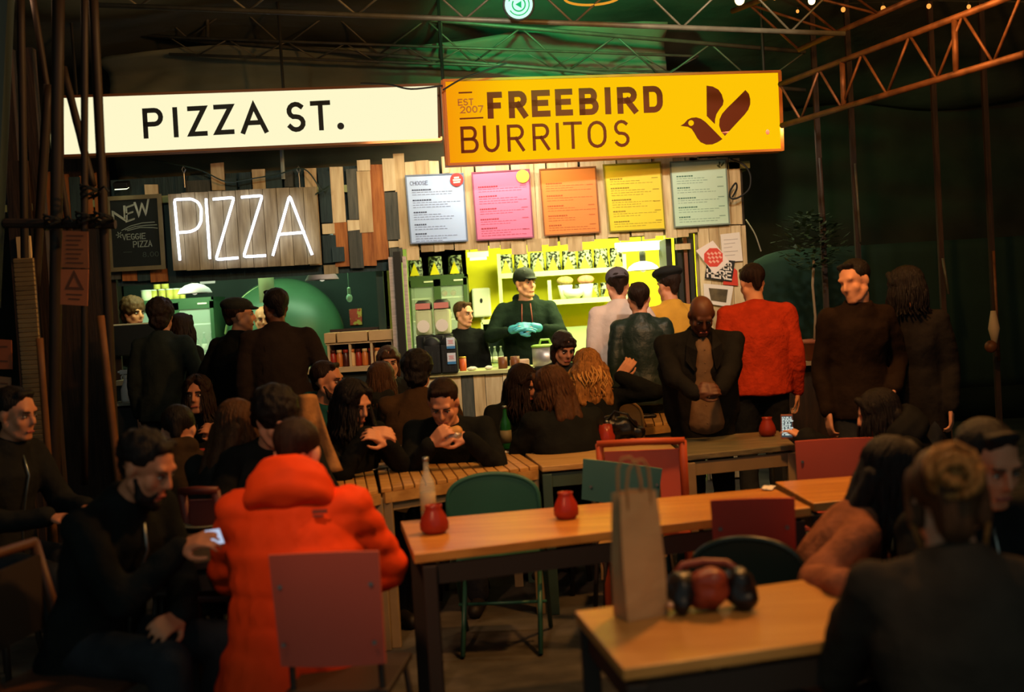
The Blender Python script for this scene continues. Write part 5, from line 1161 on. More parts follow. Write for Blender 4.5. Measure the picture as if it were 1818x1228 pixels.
            m_.add(vs, [(j*n+i, j*n+i+1, (j+1)*n+i+1, (j+1)*n+i) for j in range(len(rows)-1) for i in range(n-1)]); o_ = m_.build('shirt_front', sm_, smooth=True); o_.modifiers.new('s', 'SOLIDIFY').thickness = .006; child(o_)
            bt = MB(); [bt.ell(rows[i][0]+Vector((0, -.006, 0)), (.006, .004, .006), n=6, m=4) for i in range(1, 7)]; child(bt.build('shirt_buttons', sm_))
            for s_ in (1, -1):
                lp = MB(); vs = [nb+R2 @ Vector((s_*.07, -.04, .03)), chest+R2 @ Vector((s_*.045, -.15, .13)), chest+R2 @ Vector((s_*.06, -.165, .03)), chest+R1 @ Vector((s_*.07, -.168, -.03)), chest+R2 @ Vector((s_*.12, -.15, .07)), chest+R2 @ Vector((s_*.11, -.12, .16))]
                lp.add(vs+[v_+Vector((0, .012, 0)) for v_ in vs], [(0, 1, 2, 3, 4, 5), (11, 10, 9, 8, 7, 6)]+[(i, (i+1) % 6, 6+(i+1) % 6, 6+i) for i in range(6)]); child(lp.build('lapel', tm))
    mb = MB(); legs(mb, .016, False)
    mb.rings([(pel-R1 @ Vector((0, 0, .09)), .15, .12, R1), (pel+R1 @ Vector((0, 0, .06)), .165, .128, R1)], 16)
    child(remesh(mb, 'trousers', .016, bottomm or denim, 3, .5, lambda c: .006*mnoise.noise(c*12)))
    for s_ in (1, -1):
        m_ = MB(); an = Vector((s_*(.10 if pose == 'stand' else .13), .02 if pose == 'stand' else pel.y-.38+.04*s_, 0)); m_.cap(an+Vector((0, .03, .04)), an+Vector((0, -.17, .035)), .044, .038, 10); m_.cap(an+Vector((0, .02, .05)), an+Vector((0, .01, .1)), .045, .045, 10)
        simple(m_, 'shoe', shoem)
    if gloves:
        for s_, (S0, E, T, hd, up) in lims.items():
            mg = MB(); mg.cap(T.lerp(E, .16), T+hd.normalized()*.01, .034, .032, 10); hand(mg, T, hd, up, s_, curl, 1.0); 
            gg = remesh(mg, 'glove', .005, gloves, 1, .7, lambda c: .003); child(gg)
    if pose == 'sit': b['_seat'] = (pel.z-.105)*sc; SEATED.append(b)
    b['_hands'] = [list(root_xy+A @ (lims[s_][2]*sc)) for s_ in (1, -1)]
    return b
def hands_of(b):
    h = [Vector(x) for x in b['_hands']]; return h
fab = lambda n, c, v=.3, r=.85: M(n, c, r, var=v, scale=9, bump=.35)
blackf = fab('black_fabric', (28, 30, 29), .35, .95); blackf2 = fab('charcoal_fabric', (38, 38, 36), .3, .95); brownf = fab('brown_jacket', (70, 50, 32)); tealf = fab('teal_hoodie', (26, 74, 74))
# ---- at the pizza counter
person('man in dark jacket standing at the till, seen from behind', (287, 562), 9.2, 180, 'stand', top='jacket', topm=fab('grey_black', (44, 50, 47)), hair='afro', hairc='dark', nod=0, arms=('down', 'pocket'), faceon=False, lean=3, hunch=6)
person('woman with long dark hair and pale collar, queueing at the bottle fridge', (325, 582), 9.55, 150, 'stand', top='sweater', topm=blackf, hair='long', hairc='dark', nod=4, arms=('down', 'down'), lean=2, hunch=5, longl=.16)
person('man in flat cap and black coat, turned in profile at the oven', (427, 560), 8.5, 150, 'stand', top='coat', topm=blackf, hair='short', hairc='dark', hat='flat', hatm=fab('flat_cap_cloth', (34, 38, 36)), turn=-45, nod=4, arms=('pocket', 'pocket'), lean=3, hunch=6, shoulders=1.1, fat=1.15)
person('tall man in dark brown coat with shaved hair, back to the camera', (488, 545), 8.1, 190, 'stand', top='coat', topm=fab('darkbrown_coat', (44, 35, 31)), hair='short', hairc='black', skin='brown', turn=25, nod=6, arms=('down', 'pocket'), lean=4, hunch=7, shoulders=1.12, faceon=False)
person('pizza cook in white shirt facing the queue before the oven', (467, 566), 11.1, 0, 'stand', top='shirt', topm=fab('white_shirt', (206, 196, 160)), hair='bald', skin='tan', turn=14, nod=14, arms=('fold', 'fold'), lean=3, hunch=8)
person('curly-haired server behind the till screen', (238, 556), 10.8, 20, 'stand', top='sweater', topm=blackf, hair='afro', hairc='brown', turn=35, nod=8, skin='tan', arms=('fold', 'fold'), lean=3, hunch=6)
# ---- burrito stall
person('short-haired server in black top, looking aside beside the drinks machines', (824, 558), 10.75, 0, 'stand', top='sweater', topm=blackf, hair='short', hairc='brown', turn=48, nod=8, tilt=3, arms=('down', 'down'), lean=3, hunch=5, shoulders=.9, vox=.008)
sv = person('server in black cap and dark green hoodie wearing blue gloves', (933, 503), 10.75, 0, 'stand', top='hoodie', topm=fab('darkgreen_hoodie', (24, 36, 28)), hair='short', hairc='black', hat='cap', hatm=fab('cap_black', (24, 28, 26)), turn=35, nod=4,
            arms=(('w', 948, 580, 10.45, (-.85, -.3, .1), (0, -.7, .7), (1, .3, -.5)), ('w', 917, 583, 10.45, (.85, -.3, .05), (0, -.7, .7), (-1, .3, -.5))), lean=2, hunch=4, shoulders=1.14, fat=1.15, vox=.0065, curl=14, sleeve=.55, gloves=M('blue_nitrile', (70, 160, 190), .4))
person('customer in grey cap and pale pink jacket, back to the camera', (1096, 507), 9.1, 180, 'stand', top='jacket', topm=fab('pale_pink_jacket', (214, 188, 176), .12), hair='short', hairc='dark', hat='capback', hatm=fab('grey_cap', (92, 84, 92)), arms=('down', 'pocket'), faceon=False, lean=3, hunch=6, bottomm=fab('beige_trousers', (150, 124, 100)), turn=6)
person('customer in green-black leather jacket with cropped hair, back to the camera', (1134, 530), 8.6, 180, 'stand', top='jacket', topm=M('leather_green', (36, 52, 46), .45, var=.4, scale=7, bump=.5), hair='short', hairc='dark', arms=('down', 'down'), faceon=False, lean=2, hunch=5, nod=2, bottomm=fab('grey_green_trousers', (44, 52, 48)), shoulders=1.0)
person('customer in black beret and mustard jacket, back to the camera', (1186, 508), 9.3, 195, 'stand', top='jacket', topm=fab('mustard_jacket', (206, 150, 56), .2), hair='short', hairc='dark', hat='beret', hatm=fab('beret_black', (22, 22, 22)), arms=('down', 'down'), faceon=False, lean=2, hunch=5, skin='tan', turn=15)
L = person('man in dark blazer over a tan shirt, standing and looking down at his hands', (1246, 560), 6.85, 2, 'stand', top='blazer', topm=fab('black_blazer', (30, 29, 28)), hair='bald', hairc='black', skin='brown', nod=42, arms=(('w', 1278, 698, 6.55, (-.8, -.3, .25), (.3, -.9, .4)), ('w', 1236, 700, 6.55, (.8, -.3, .25), (-.3, -.9, .4))), lean=4, hunch=12, vox=.007, shoulders=1.34, fat=1.2, curl=35)
person('man in rust-orange sweater with dark trousers, back to the camera', (1334, 503), 8.0, 175, 'stand', top='sweater', topm=M('rust_sweater', (196, 62, 34), .9, var=.3, scale=16, bump=.5), hair='short', hairc='dark', arms=('down', 'down'), faceon=False, lean=4, hunch=8, nod=20, turn=20, shoulders=1.15, fat=1.15)
person('left one of the embracing pair, face lit orange, in brown jacket', (1516, 500), 6.7, 10, 'stand', faceon=False, top='jacket', topm=fab('deep_brown_jacket', (38, 27, 20)), hair='short', hairc='black', turn=-60, nod=16, tilt=-8, arms=('pocket', 'down'), lean=2, hunch=8, skin='pale')
person('right one of the embracing pair, mostly hidden in dark clothes', (1604, 510), 6.9, -30, 'stand', faceon=False, top='coat', topm=fab('very_dark_coat', (36, 32, 30)), hair='long', hairc='black', turn=-100, nod=12, arms=('down', 'pocket'), lean=2, hunch=6, longl=.2)
# ---- seated, far row
person('woman with long dark hair facing the camera at the far left table', (350, 700), 7.4, 0, 'sit', top='jacket', topm=blackf2, hair='long', hairc='dark', nod=6, arms=(('w', 398, 772, 7.0, (-.6, -.4, .4), (.3, -.7, .6)), ('w', 358, 774, 7.0, (.6, -.4, .4), (-.3, -.7, .6))), lean=6, hunch=8, vox=.007, longl=.24, skin='tan')
person('bearded man in teal hoodie, head turned towards his neighbour', (583, 676), 7.3, 50, 'sit', top='hoodie', topm=tealf, hair='short', hairc='dark', beard='dark', nod=10, turn=20, arms=('table', 'table'), lean=10, hunch=10, skin='tan', vox=.008)
w3 = person('black-haired woman in black, peeling food in her raised hands', (628, 716), 6.2, 28, 'sit', top='sweater', topm=blackf, hair='long', hairc='black', nod=26, turn=22, arms=(('w', 688, 785, 6.05, (-.8, -.2, .5), (.3, -.7, .6)), ('w', 652, 768, 6.05, (.8, -.5, .0), (-.2, -.6, .8))), lean=8, hunch=12, vox=.0065, longl=.22)
person('man in dark brown jacket, seated with his back to the camera', (741, 662), 7.5, 180, 'sit', top='jacket', topm=brownf, hair='afro', hairc='black', nod=6, arms=('table', 'table'), faceon=False, lean=8, hunch=14, shoulders=1.15, fat=1.15)
person('woman peering over the others in front of the plank counter post', (690, 643), 8.9, 10, 'sit', top='sweater', topm=blackf2, hair='bob', hairc='brown', nod=12, arms=('table', 'table'), lean=4, hunch=6)
person('woman with tied brown hair, seen from behind beside the brown jacket', (678, 672), 8.25, 165, 'sit', top='hoodie', topm=blackf2, hair='long', hairc='brown', nod=0, arms=('table', 'table'), faceon=False, lean=10, hunch=10, longl=.2)
m7 = person('dark-haired man in black eating a burrito over the slatted table', (787, 716), 6.3, -6, 'sit', top='sweater', topm=blackf, hair='short', hairc='dark', nod=36, arms=(('w', 830, 778, 6.12, (-.8, -.2, .25), (.2, -.7, .7)), ('w', 766, 788, 6.12, (.65, -.3, .65), (-.5, -.8, .3))), lean=18, hunch=18, vox=.0065, shoulders=1.12, curl=42)
person('long-haired woman looking down beside the dark green bottle', (930, 682), 7.6, 25, 'sit', top='jacket', topm=blackf, hair='long', hairc='dark', nod=28, turn=25, arms=('table', 'table'), lean=8, hunch=10, longl=.24, skin='tan')
person('woman with brown hair swept over her shoulder, back to the camera', (977, 688), 6.75, 205, 'sit', top='sweater', topm=blackf, hair='long', hairc='brown', nod=14, turn=30, tilt=14, arms=('table', 'table'), faceon=False, lean=10, hunch=14, longl=.15, shoulders=1.2)
person('woman with curly golden hair raising one hand, back to the camera', (1042, 652), 7.7, 190, 'sit', top='sweater', topm=blackf, hair='curly', hairc='blonde', nod=6, arms=('table', ('w', 1100, 668, 7.6, (-.6, .1, .7), (-.3, .8, .4))), faceon=False, lean=10, hunch=10, longl=.24, vox=.007)
person('woman with dark fringed bob looking down behind the golden hair', (1001, 618), 8.8, 8, 'sit', top='sweater', topm=blackf2, hair='bob', hairc='dark', nod=28, turn=14, arms=('table', 'table'), lean=6, hunch=8, skin='tan')
# ---- nearer, left
person('man at the far left edge looking down, dark jacket', (30, 735), 5.4, 70, 'sit', top='jacket', topm=blackf2, hair='short', hairc='black', nod=14, arms=('table', 'table'), lean=8, hunch=12, skin='tan')
p13 = person('bearded man in black looking at a glowing phone on the near left', (262, 830), 4.0, 66, 'sit', top='jacket', topm=blackf, hair='short', hairc='black', beard='black', nod=30, turn=6, arms=('fold', ('w', 322, 972, 3.95, (.0, -1, .35), (-.5, 0, .8))), lean=16, hunch=16, vox=.0075, shoulders=1.15, skin='tan', curly=1)
person('person in bright orange padded hooded jacket, back to the camera', (530, 806), 4.2, 176, 'sit', top='puffer', topm=M('orange_padded_nylon', (232, 72, 26), .6, var=.15, scale=5, bump=.25), hair='short', hairc='dark', nod=22, turn=-6, arms=((.16, -.34, -.34, None, (1, .4, -.6)), (-.16, -.34, -.34, None, (-1, .4, -.6))), faceon=False, lean=8, hunch=12, shoulders=1.12, fat=1.1, vox=.009)
person('dark-haired person bent over just beyond the orange jacket', (490, 745), 5.2, 20, 'sit', top='sweater', topm=blackf, hair='afro', hairc='black', nod=30, turn=20, arms=('table', (-.1, -.3, -.1, (.4, -.3, .8))), lean=12, hunch=14)
person('person with long brown hair hanging forward left of the orange jacket', (425, 758), 5.4, 150, 'sit', top='sweater', topm=blackf2, hair='long', hairc='brown', nod=20, arms=('table', 'table'), faceon=False, lean=10, hunch=14, longl=.22)
person('hunched figure in dark brown, back to the camera on the far left', (318, 765), 5.9, 185, 'sit', top='hoodie', topm=fab('dull_brown_hoodie', (58, 44, 30)), hair='short', hairc='black', nod=26, arms=('table', 'table'), faceon=False, lean=20, hunch=20)
# ---- nearer, right
person('woman in tan sweater with long black hair, elbow on the near table', (1592, 845), 3.85, 78, 'sit', top='sweater', topm=M('tan_knit', (160, 100, 72), .95, var=.45, scale=16, bump=.4), hair='long', hairc='black', nod=26, turn=10, arms=(('w', 1600, 1000, 3.9, (0, -1, 0), (0, 0, 1)), ('w', 1500, 1036, 3.25, (0, -1, 0), (0, 0, 1), (-.6, 1, -.6))), lean=20, hunch=20, longl=.32, vox=.0085, shoulders=1.1)
person('woman with blonde messy bun and grey-brown jacket, back to the camera', (1680, 885), 2.75, 170, 'sit', top='jacket', topm=fab('greybrown_jacket', (58, 50, 42), .3), hair='bun', hairc='brown', nod=10, arms=('table', 'table'), faceon=False, lean=10, hunch=12, vox=.0085, shoulders=1.12)
person('dark-haired man facing the camera behind the blonde bun', (1757, 825), 3.4, 14, 'sit', top='jacket', topm=blackf, hair='short', hairc='black', nod=22, arms=('table', 'table'), lean=8, hunch=12, vox=.008, shoulders=1.1, skin='tan')

person('person in black padded jacket bent towards the upright phone', (1556, 735), 6.0, -100, 'sit', top='puffer', topm=M('black_padded_nylon', (26, 26, 26), .7, var=.2), hair='long', hairc='black', nod=20, longl=.2, arms=('table', ('w', 1430, 778, 6.2, (-.4, -.7, .4), (.2, .2, .9))), lean=16, hunch=16, faceon=False)
# ------------------------------------------------------------------ tables
TZ = .775
def table(label, cor, m, z=TZ, slats=0, legm=None, group=None, thick=.03, apron=.07, long_first=True):
    FL, FR, NR, NL = [G(px, py, z) for px, py in cor]; c = (FL+FR+NR+NL)/4; t = thing('dining_table', (c.x, c.y, 0), label, 'table', group); legm = legm or m
    dz = Vector((0, 0, thick))
    def hx(a, b, c_, d, name, mat, th=thick, lift=0, bev=.004):
        q = [Vector(x)+Vector((0, 0, lift)) for x in (d, c_, b, a)]; mb = MB(); mb.hexa([x-Vector((0, 0, th)) for x in q], q); return mb.build(name, mat, t, bevel=bev)
    if slats:
        for k in range(slats):
            f0, f1 = (k+.04)/slats, (k+.93)/slats
            hx(FL.lerp(FR, f0), FL.lerp(FR, f1), NL.lerp(NR, f1), NL.lerp(NR, f0), 'slat', m, .02, random.uniform(-.001, .001), .003)
        ce = lambda a, f: a.lerp(c, f)
        for a, b in ((NL, NR), (FL, FR)): MB().bar(ce(a, .03)-Vector((0, 0, .045)), ce(b, .03)-Vector((0, 0, .045)), .035, .05).build('rail', m, t)
    else: hx(FL, FR, NR, NL, 'table_top', m)
    ins = [a.lerp(c, .07) for a in (FL, FR, NR, NL)]
    for i in range(4):
        a, b = ins[i], ins[(i+1) % 4]; MB().bar((a.x, a.y, z-thick-apron/2-.012), (b.x, b.y, z-thick-apron/2-.012), .022, apron).build('apron', legm, t)
        MB().box((a.x, a.y, (z-thick-.012)/2), (.05, .05, z-thick-.012)).build('leg', legm, t, bevel=.004)
    return t
ltw = M('pale_leg_paint', (150, 128, 92), .6, var=.2); ltd = M('dark_leg', (46, 36, 28), .6); ltt = M('teal_leg', (60, 84, 76), .6, var=.2)
table('pale slatted table in the middle, with bottle and red candle jar', [(668, 822), (915, 800), (957, 826), (676, 868)], wtab2, slats=15, legm=ltw)
table('slatted table end pushed up left of the pale slatted table', [(590, 842), (662, 826), (672, 869), (598, 886)], wtab2, slats=4, legm=ltw)
table('smooth pale table with a cylindrical red candle cup', [(922, 797), (1178, 778), (1212, 806), (962, 828)], wood('smooth_pale_top', (196, 160, 104), (176, 138, 84), rough=.35, st=(.6, 5, 5), rand=.05), legm=ltt)
table('grey-green table before the man in the blazer', [(1192, 778), (1382, 764), (1412, 789), (1218, 808)], wood('grey_green_top', (128, 116, 86), (92, 90, 70), rough=.35, st=(.6, 5, 5), rand=.05), legm=ltw)
table('long varnished table across the middle with two red candle jars', [(711, 925), (1372, 865), (1440, 900), (735, 984)], wtab, z=.76, legm=ltd, thick=.035)
table('varnished table end behind the woman in the tan sweater', [(1376, 855), (1600, 838), (1660, 870), (1444, 893)], wtab, z=.76, legm=ltd, thick=.035)
table('near table at bottom right holding the paper bag', [(1020, 1084), (1560, 1010), (1800, 1090), (1106, 1187)], wood('near_table_top', (206, 150, 80), (186, 128, 62), rough=.3, rand=.0, st=(.8, 6, 5), scale=2.5, bump=.05), z=.76, legm=ltd, thick=.03)
table('small slatted table by the handbag, beyond the smooth table', [(1070, 730), (1215, 718), (1222, 745), (1085, 760)], wtab2, z=.77, slats=9, legm=ltw)
table('small white slatted table at left under the red chair', [(300, 858), (384, 850), (384, 876), (306, 886)], M('whitish_slat', (186, 192, 160), .5, var=.1), z=.77, slats=5, legm=ltw)
table('dark brown table between the phone user and the orange jacket', [(300, 925), (560, 905), (600, 975), (322, 1000)], wdark, z=.76, legm=ltd)
table('dark table amid the far diners, holding the green bottle', [(700, 772), (905, 758), (925, 782), (712, 798)], wdark, z=.77, legm=ltd)
# ------------------------------------------------------------------ chairs
redc = M('red_painted_panel', (196, 66, 50), .5, var=.12, scale=3); redc2 = M('salmon_panel', (206, 92, 72), .55, var=.1, scale=3); tealc = M('teal_panel', (84, 132, 120), .5, var=.2, scale=3)
grnc = M('dark_green_metal', (46, 96, 80), .4, var=.2, scale=3); beic = M('beige_ply', (200, 158, 96), .45, var=.2, scale=4, stretch=(1, 1, 6)); redw = M('red_wood_frame', (190, 80, 40), .5, var=.2, scale=4)
def chair(label, px, py, Y, rz, kind, m, width=.42, seatm=None, legm=None, bh=.34, tiltb=0, wdt=None):
    p = W(px, py, Y); zt = p.z; t = thing({'panel': 'panel_chair', 'round': 'folding_chair', 'frame': 'wooden_chair'}[kind], (0, 0, 0), label, 'chair'); seatm = seatm or m; legm = legm or ltd
    w2 = width/2; sz = .45
    def part(mb, name, mat, sm=False, bev=0):
        o = mb.build(name, mat, smooth=sm, bevel=bev); o.parent = t; return o
    # local frame: sitter faces -y, back at y=+.2
    if kind == 'panel':
        mb = MB(); n = 10; vs = []
        for j, z in enumerate((zt-bh, zt)):
            for i in range(n+1):
                u = (i/n-.5)*2; y = .2+.02*(1-u*u)+(.03*j); k = 1 if j else .96
                vs.append((u*w2*k, y, z+(.006*(1-u*u) if j else 0)))
        N = n+1; vs += [(x, y+.014, z) for x, y, z in vs]
        fs = [(i, i+1, N+i+1, N+i) for i in range(n)]+[(2*N+i+1, 2*N+i, 3*N+i, 3*N+i+1) for i in range(n)]+[(i+1, i, 2*N+i, 2*N+i+1) for i in range(n)]+[(N+i, N+i+1, 3*N+i+1, 3*N+i) for i in range(n)]+[(0, N, 3*N, 2*N), (n, 2*N+n, 3*N+n, N+n)]
        mb.add(vs, fs); bk = part(mb, 'backrest', m)
        if tiltb: bk.rotation_euler = (0, tiltb, 0); bk.location = (-math.sin(tiltb)*zt*1.0, 0, zt*(1-math.cos(tiltb)))
        part(MB().box((0, 0, sz-.012), (width*.96, .4, .024)), 'seat', seatm, bev=.006)
        for s_ in (-1, 1):
            part(MB().tube([(s_*(w2-.03), .185, zt-bh*.35), (s_*(w2-.03), .17, sz-.02), (s_*(w2+.0), .25, 0)], .011, 8), 'rear_leg', legm, True); part(MB().tube([(s_*(w2-.03), -.17, sz-.02), (s_*(w2+.01), -.21, 0)], .011, 8), 'front_leg', legm, True)
            for z in (.1, .28): part(MB().lathe((s_*(w2-.03), .24, zt-z), [(0, 0), (.007, .001), (.007, .006)], 8, axis=(0, 1, 0)), 'screw', steel)
    elif kind == 'round':
        mb = MB(); n = 20; out = []
        for i in range(n+1):
            a = PI*i/n; out.append((w2*math.cos(a), .0, zt-.13+.13*math.sin(a)**.75))
        pts = [(w2, 0, zt-.30)]+out+[(-w2, 0, zt-.30)]
        vs = [(x, .2-.0*z+.01, z) for x, y, z in pts]+[(x, .215, z) for x, y, z in pts]; k = len(pts)
        mb.add(vs, [tuple(range(k)), tuple(range(2*k-1, k-1, -1))]+[((i+1) % k, i, k+i, k+(i+1) % k) for i in range(k)]); part(mb, 'backrest', m)
        part(MB().tube([(s_x, .207, s_z) for s_x, _, s_z in pts], .012, 8), 'frame_tube', m, True)
        part(MB().box((0, 0, sz-.012), (width*.92, .38, .024)), 'seat', seatm, bev=.01)
        for s_ in (-1, 1):
            part(MB().tube([(s_*w2, .207, zt-.28), (s_*w2, .12, sz), (s_*w2, -.22, .01)], .012, 8), 'leg', legm if legm is not ltd else m, True); part(MB().tube([(s_*(w2-.03), -.16, sz-.02), (s_*(w2-.03), .24, .01)], .012, 8), 'leg', legm if legm is not ltd else m, True)
        part(MB().tube([(-w2, .03, .2), (w2, .03, .2)], .008, 6), 'stretcher', m, True)
    else:
        for s_ in (-1, 1): part(MB().tube([(s_*w2, .27, zt), (s_*w2, .22, (zt+sz)/2), (s_*w2, .19, sz), (s_*w2, .23, 0)], .02, 10), 'rear_post', m, True); part(MB().tube([(s_*w2, -.2, sz), (s_*w2, -.21, 0)], .019, 10), 'front_leg', m, True)
        part(MB().tube([(-w2-.01, .272, zt), (0, .285, zt+.006), (w2+.01, .272, zt)], .018, 10), 'top_rail', m, True)
        part(MB().box((0, .245, zt-bh/2-.02), (width-.04, .014, bh-.04), RX(0) if 0 else None), 'back_panel', seatm); part(MB().box((0, 0, sz-.0), (width+.03, .44, .03)), 'seat', m, bev=.008)
        for z in (.25,): part(MB().bar((-w2, -.2, z), (-w2, .21, z), .018), 'stretcher', m); part(MB().bar((w2, -.2, z), (w2, .21, z), .018), 'stretcher', m)
    R = RZ(rz); off = R @ Vector((0, .22, 0)); t.location = (p.x-off.x, p.y-off.y, 0); t.rotation_euler = (0, 0, math.radians(rz)); return t
chair('pinkish red panel chair that the orange jacket sits on', 577, 979, 3.62, 174, 'panel', redc2, .345, seatm=ltd, bh=.355)
chair('dark green round-backed metal chair behind the long table', 872, 842, 5.4, 180-4, 'round', grnc, .42)
chair('red wooden frame chair with its back to the smooth table', 1138, 783, 5.75, 172, 'frame', redw, .40, seatm=redc2)
chair('teal panel chair tipped askew, in front of the red frame chair', 1106, 822, 5.35, 168, 'panel', tealc, .36, seatm=beic, bh=.19, tiltb=math.radians(-9))
chair('bright salmon panel chair right of the phone screen', 1479, 779, 5.7, 176, 'panel', redc2, .37)
chair('dull red panel chair overlapping the long table at its right end', 1335, 884, 4.05, 170, 'panel', redc, .285, bh=.27)
chair('dark round-backed chair just behind the near table', 1322, 958, 3.75, 160, 'round', M('black_green_metal', (30, 44, 38), .3), .36)
chair('red panel chair facing the small white slatted table', 345, 797, 6.9, 182, 'panel', redc, .21)
chair('beige round-backed chair at the small white slatted table', 338, 829, 6.35, 178, 'round', beic, .24)
chair('beige round-backed chair tucked in at the smooth table', 1010, 777, 6.75, 176, 'round', beic, .36)
chair('beige round-backed chair under the curly-haired woman', 1098, 712, 7.75, 176, 'round', beic, .30)
chair('dark chair with a red top edge behind the dark brown table', 362, 868, 4.95, 170, 'frame', M('maroon_wood', (90, 36, 26), .5), .15, bh=.2)
chair('brown bentwood chair frame under the phone user, bottom left', 26, 985, 4.0, 82, 'frame', M('brown_bent_wood', (92, 56, 36), .5, var=.2), .42, seatm=M('bentback', (40, 28, 22), .8), bh=.3)
chair('black curved chair back left of the salmon panel chair', 740, 790, 6.75, 170, 'round', M('pale_rim_chair', (120, 96, 62), .5), .44)
# stools under the people whose seats are hidden
def stool(b, label):
    face = b.rotation_euler.z; sz = max(.3, min(.5, b['_seat'])); t = thing('stool', (b.location.x, b.location.y, 0), label, 'stool', rz=face)
    MB().lathe((0, 0, sz-.03), [(.0, 0), (.15, 0), (.165, .01), (.165, .024), (.15, .03), (0, .03)], 20).build('seat', wdark, smooth=True).parent = t
    for i in range(4):
        a = PI/4+i*PI/2; MB().tube([(.11*math.cos(a), .11*math.sin(a), sz-.03), (.17*math.cos(a), .17*math.sin(a), 0)], .014, 8).build('leg', ltd, smooth=True).parent = t
for b in SEATED:
    if 'orange padded' in b['label'] or 'glowing phone' in b['label']: continue
    stool(b, ' '.join(('wooden stool under the '+b['label'].split(',')[0]).split()[:14]))
# ------------------------------------------------------------------ things on the tables
redg = M('red_candle_glass', (190, 44, 30), .35, var=.25, scale=8)
def translucent(name, rgb, k=.45):
    m = M(name, rgb, .25); nt = m.node_tree; b = nt.nodes['Principled BSDF']; out = [n for n in nt.nodes if n.type == 'OUTPUT_MATERIAL'][0]
    tr = nt.nodes.new('ShaderNodeBsdfTranslucent'); tr.inputs[0].default_value = lin(rgb); mx = nt.nodes.new('ShaderNodeMixShader'); mx.inputs[0].default_value = k
    nt.links.new(b.outputs[0], mx.inputs[1]); nt.links.new(tr.outputs[0], mx.inputs[2]); nt.links.new(mx.outputs[0], out.inputs[0]); return m
redt = translucent('red_glass_lit', (160, 56, 36), .3)
flm = glow('candle_flame', (255, 190, 90), 9)
def candle(label, px, py, h, r, z=TZ, cyl=False, lit=0):
    p = G(px, py, z); t = thing('candle_jar', (p.x, p.y, z+.001), label, 'candle')
    if cyl: prof = [(.0, 0), (r*.85, 0), (r, .01), (r*1.12, h*.45), (r*.9, h*.62), (r*.78, h), (r*.7, h), (r*.82, h*.62), (r*.95, .02), (0, .012)]
    else: prof = [(0, 0), (r*.7, 0), (r*.98, h*.14), (r, h*.35), (r*.86, h*.58), (r*.62, h*.8), (r*.55, h*.9), (r*.62, h), (r*.56, h), (r*.5, h*.88), (r*.8, h*.55), (r*.93, h*.3), (r*.6, .012), (0, .01)]
    MB().lathe((0, 0, 0), prof, 24).build('glass_jar', redt, smooth=True).parent = t
    MB().lathe((0, 0, .012), [(0, 0), (r*.45, 0), (r*.45, h*.2), (0, h*.2)], 14).build('candle', M('wax', (220, 190, 150), .5), smooth=True).parent = t
    MB().lathe((0, 0, h*.2+.012), [(.001, 0), (.006, .008), (.004, .02), (0, .03)], 8).build('flame', flm, smooth=True).parent = t
    if lit: light('POINT', 'candle_light', (p.x, p.y, z+h*.55), (1, .40, .10), lit, .012)
candle('red pear-shaped candle jar at the left end of the long table', 772, 946, .108, .056, .76, lit=.12)
candle('brightly lit red candle jar in the middle of the long table', 1006, 920, .104, .05, .76, lit=.45)
candle('red candle jar in front of the man with the burrito', 838, 816, .112, .051, lit=.12)
candle('cylindrical red candle cup on the smooth pale table', 1077, 792, .125, .047, cyl=True, lit=.25)
candle('red candle jar beside the upright phone', 1363, 774, .108, .049, lit=.08)
def bottle2(label, px, py, z, h, r, m, lab=None, Y=None, liquid=None):
    p = G(px, py, z) if not Y else W(px, py, Y); t = bottle('drink_bottle', (p.x, p.y, z+.001), h, r, m, label, None, None, lab, 18); return t
cg = M('water_glass', (210, 222, 200), .08, alpha=.34)
bottle2('tall clear glass bottle behind the pear-shaped candle jar', 762, 922, .76, .25, .032, cg, M('faint_label', (190, 170, 130), .7, alpha=.6))
bottle2('clear bottle in front of the eating man, left of the candle', 822, 812, TZ, .19, .024, cg, M('faint_label2', (200, 170, 150), .7))
bottle2('dark green bottle with pale label next to the long-haired woman', 895, 0, .77, .25, .033, glassg, M('beer_label', (120, 110, 80), .6)).location = Vector((W(896, 735, 6.9).x, 6.9, .772))
def tumbler(label, px, py, z, h=.09, r=.032):
    p = G(px, py, z); o = MB().lathe((0, 0, 0), [(r*.8, 0), (r, h), (r*.94, h), (r*.75, .008), (0, .006)], 18).build('glass_tumbler', cg, smooth=True); o.location = (p.x, p.y, z+.001); tag(o, label, 'glass')
tumbler('clear tumbler beside the eating man', 797, 815, TZ); tumbler('clear tumbler left of the salad box', 757, 815, TZ, .08)
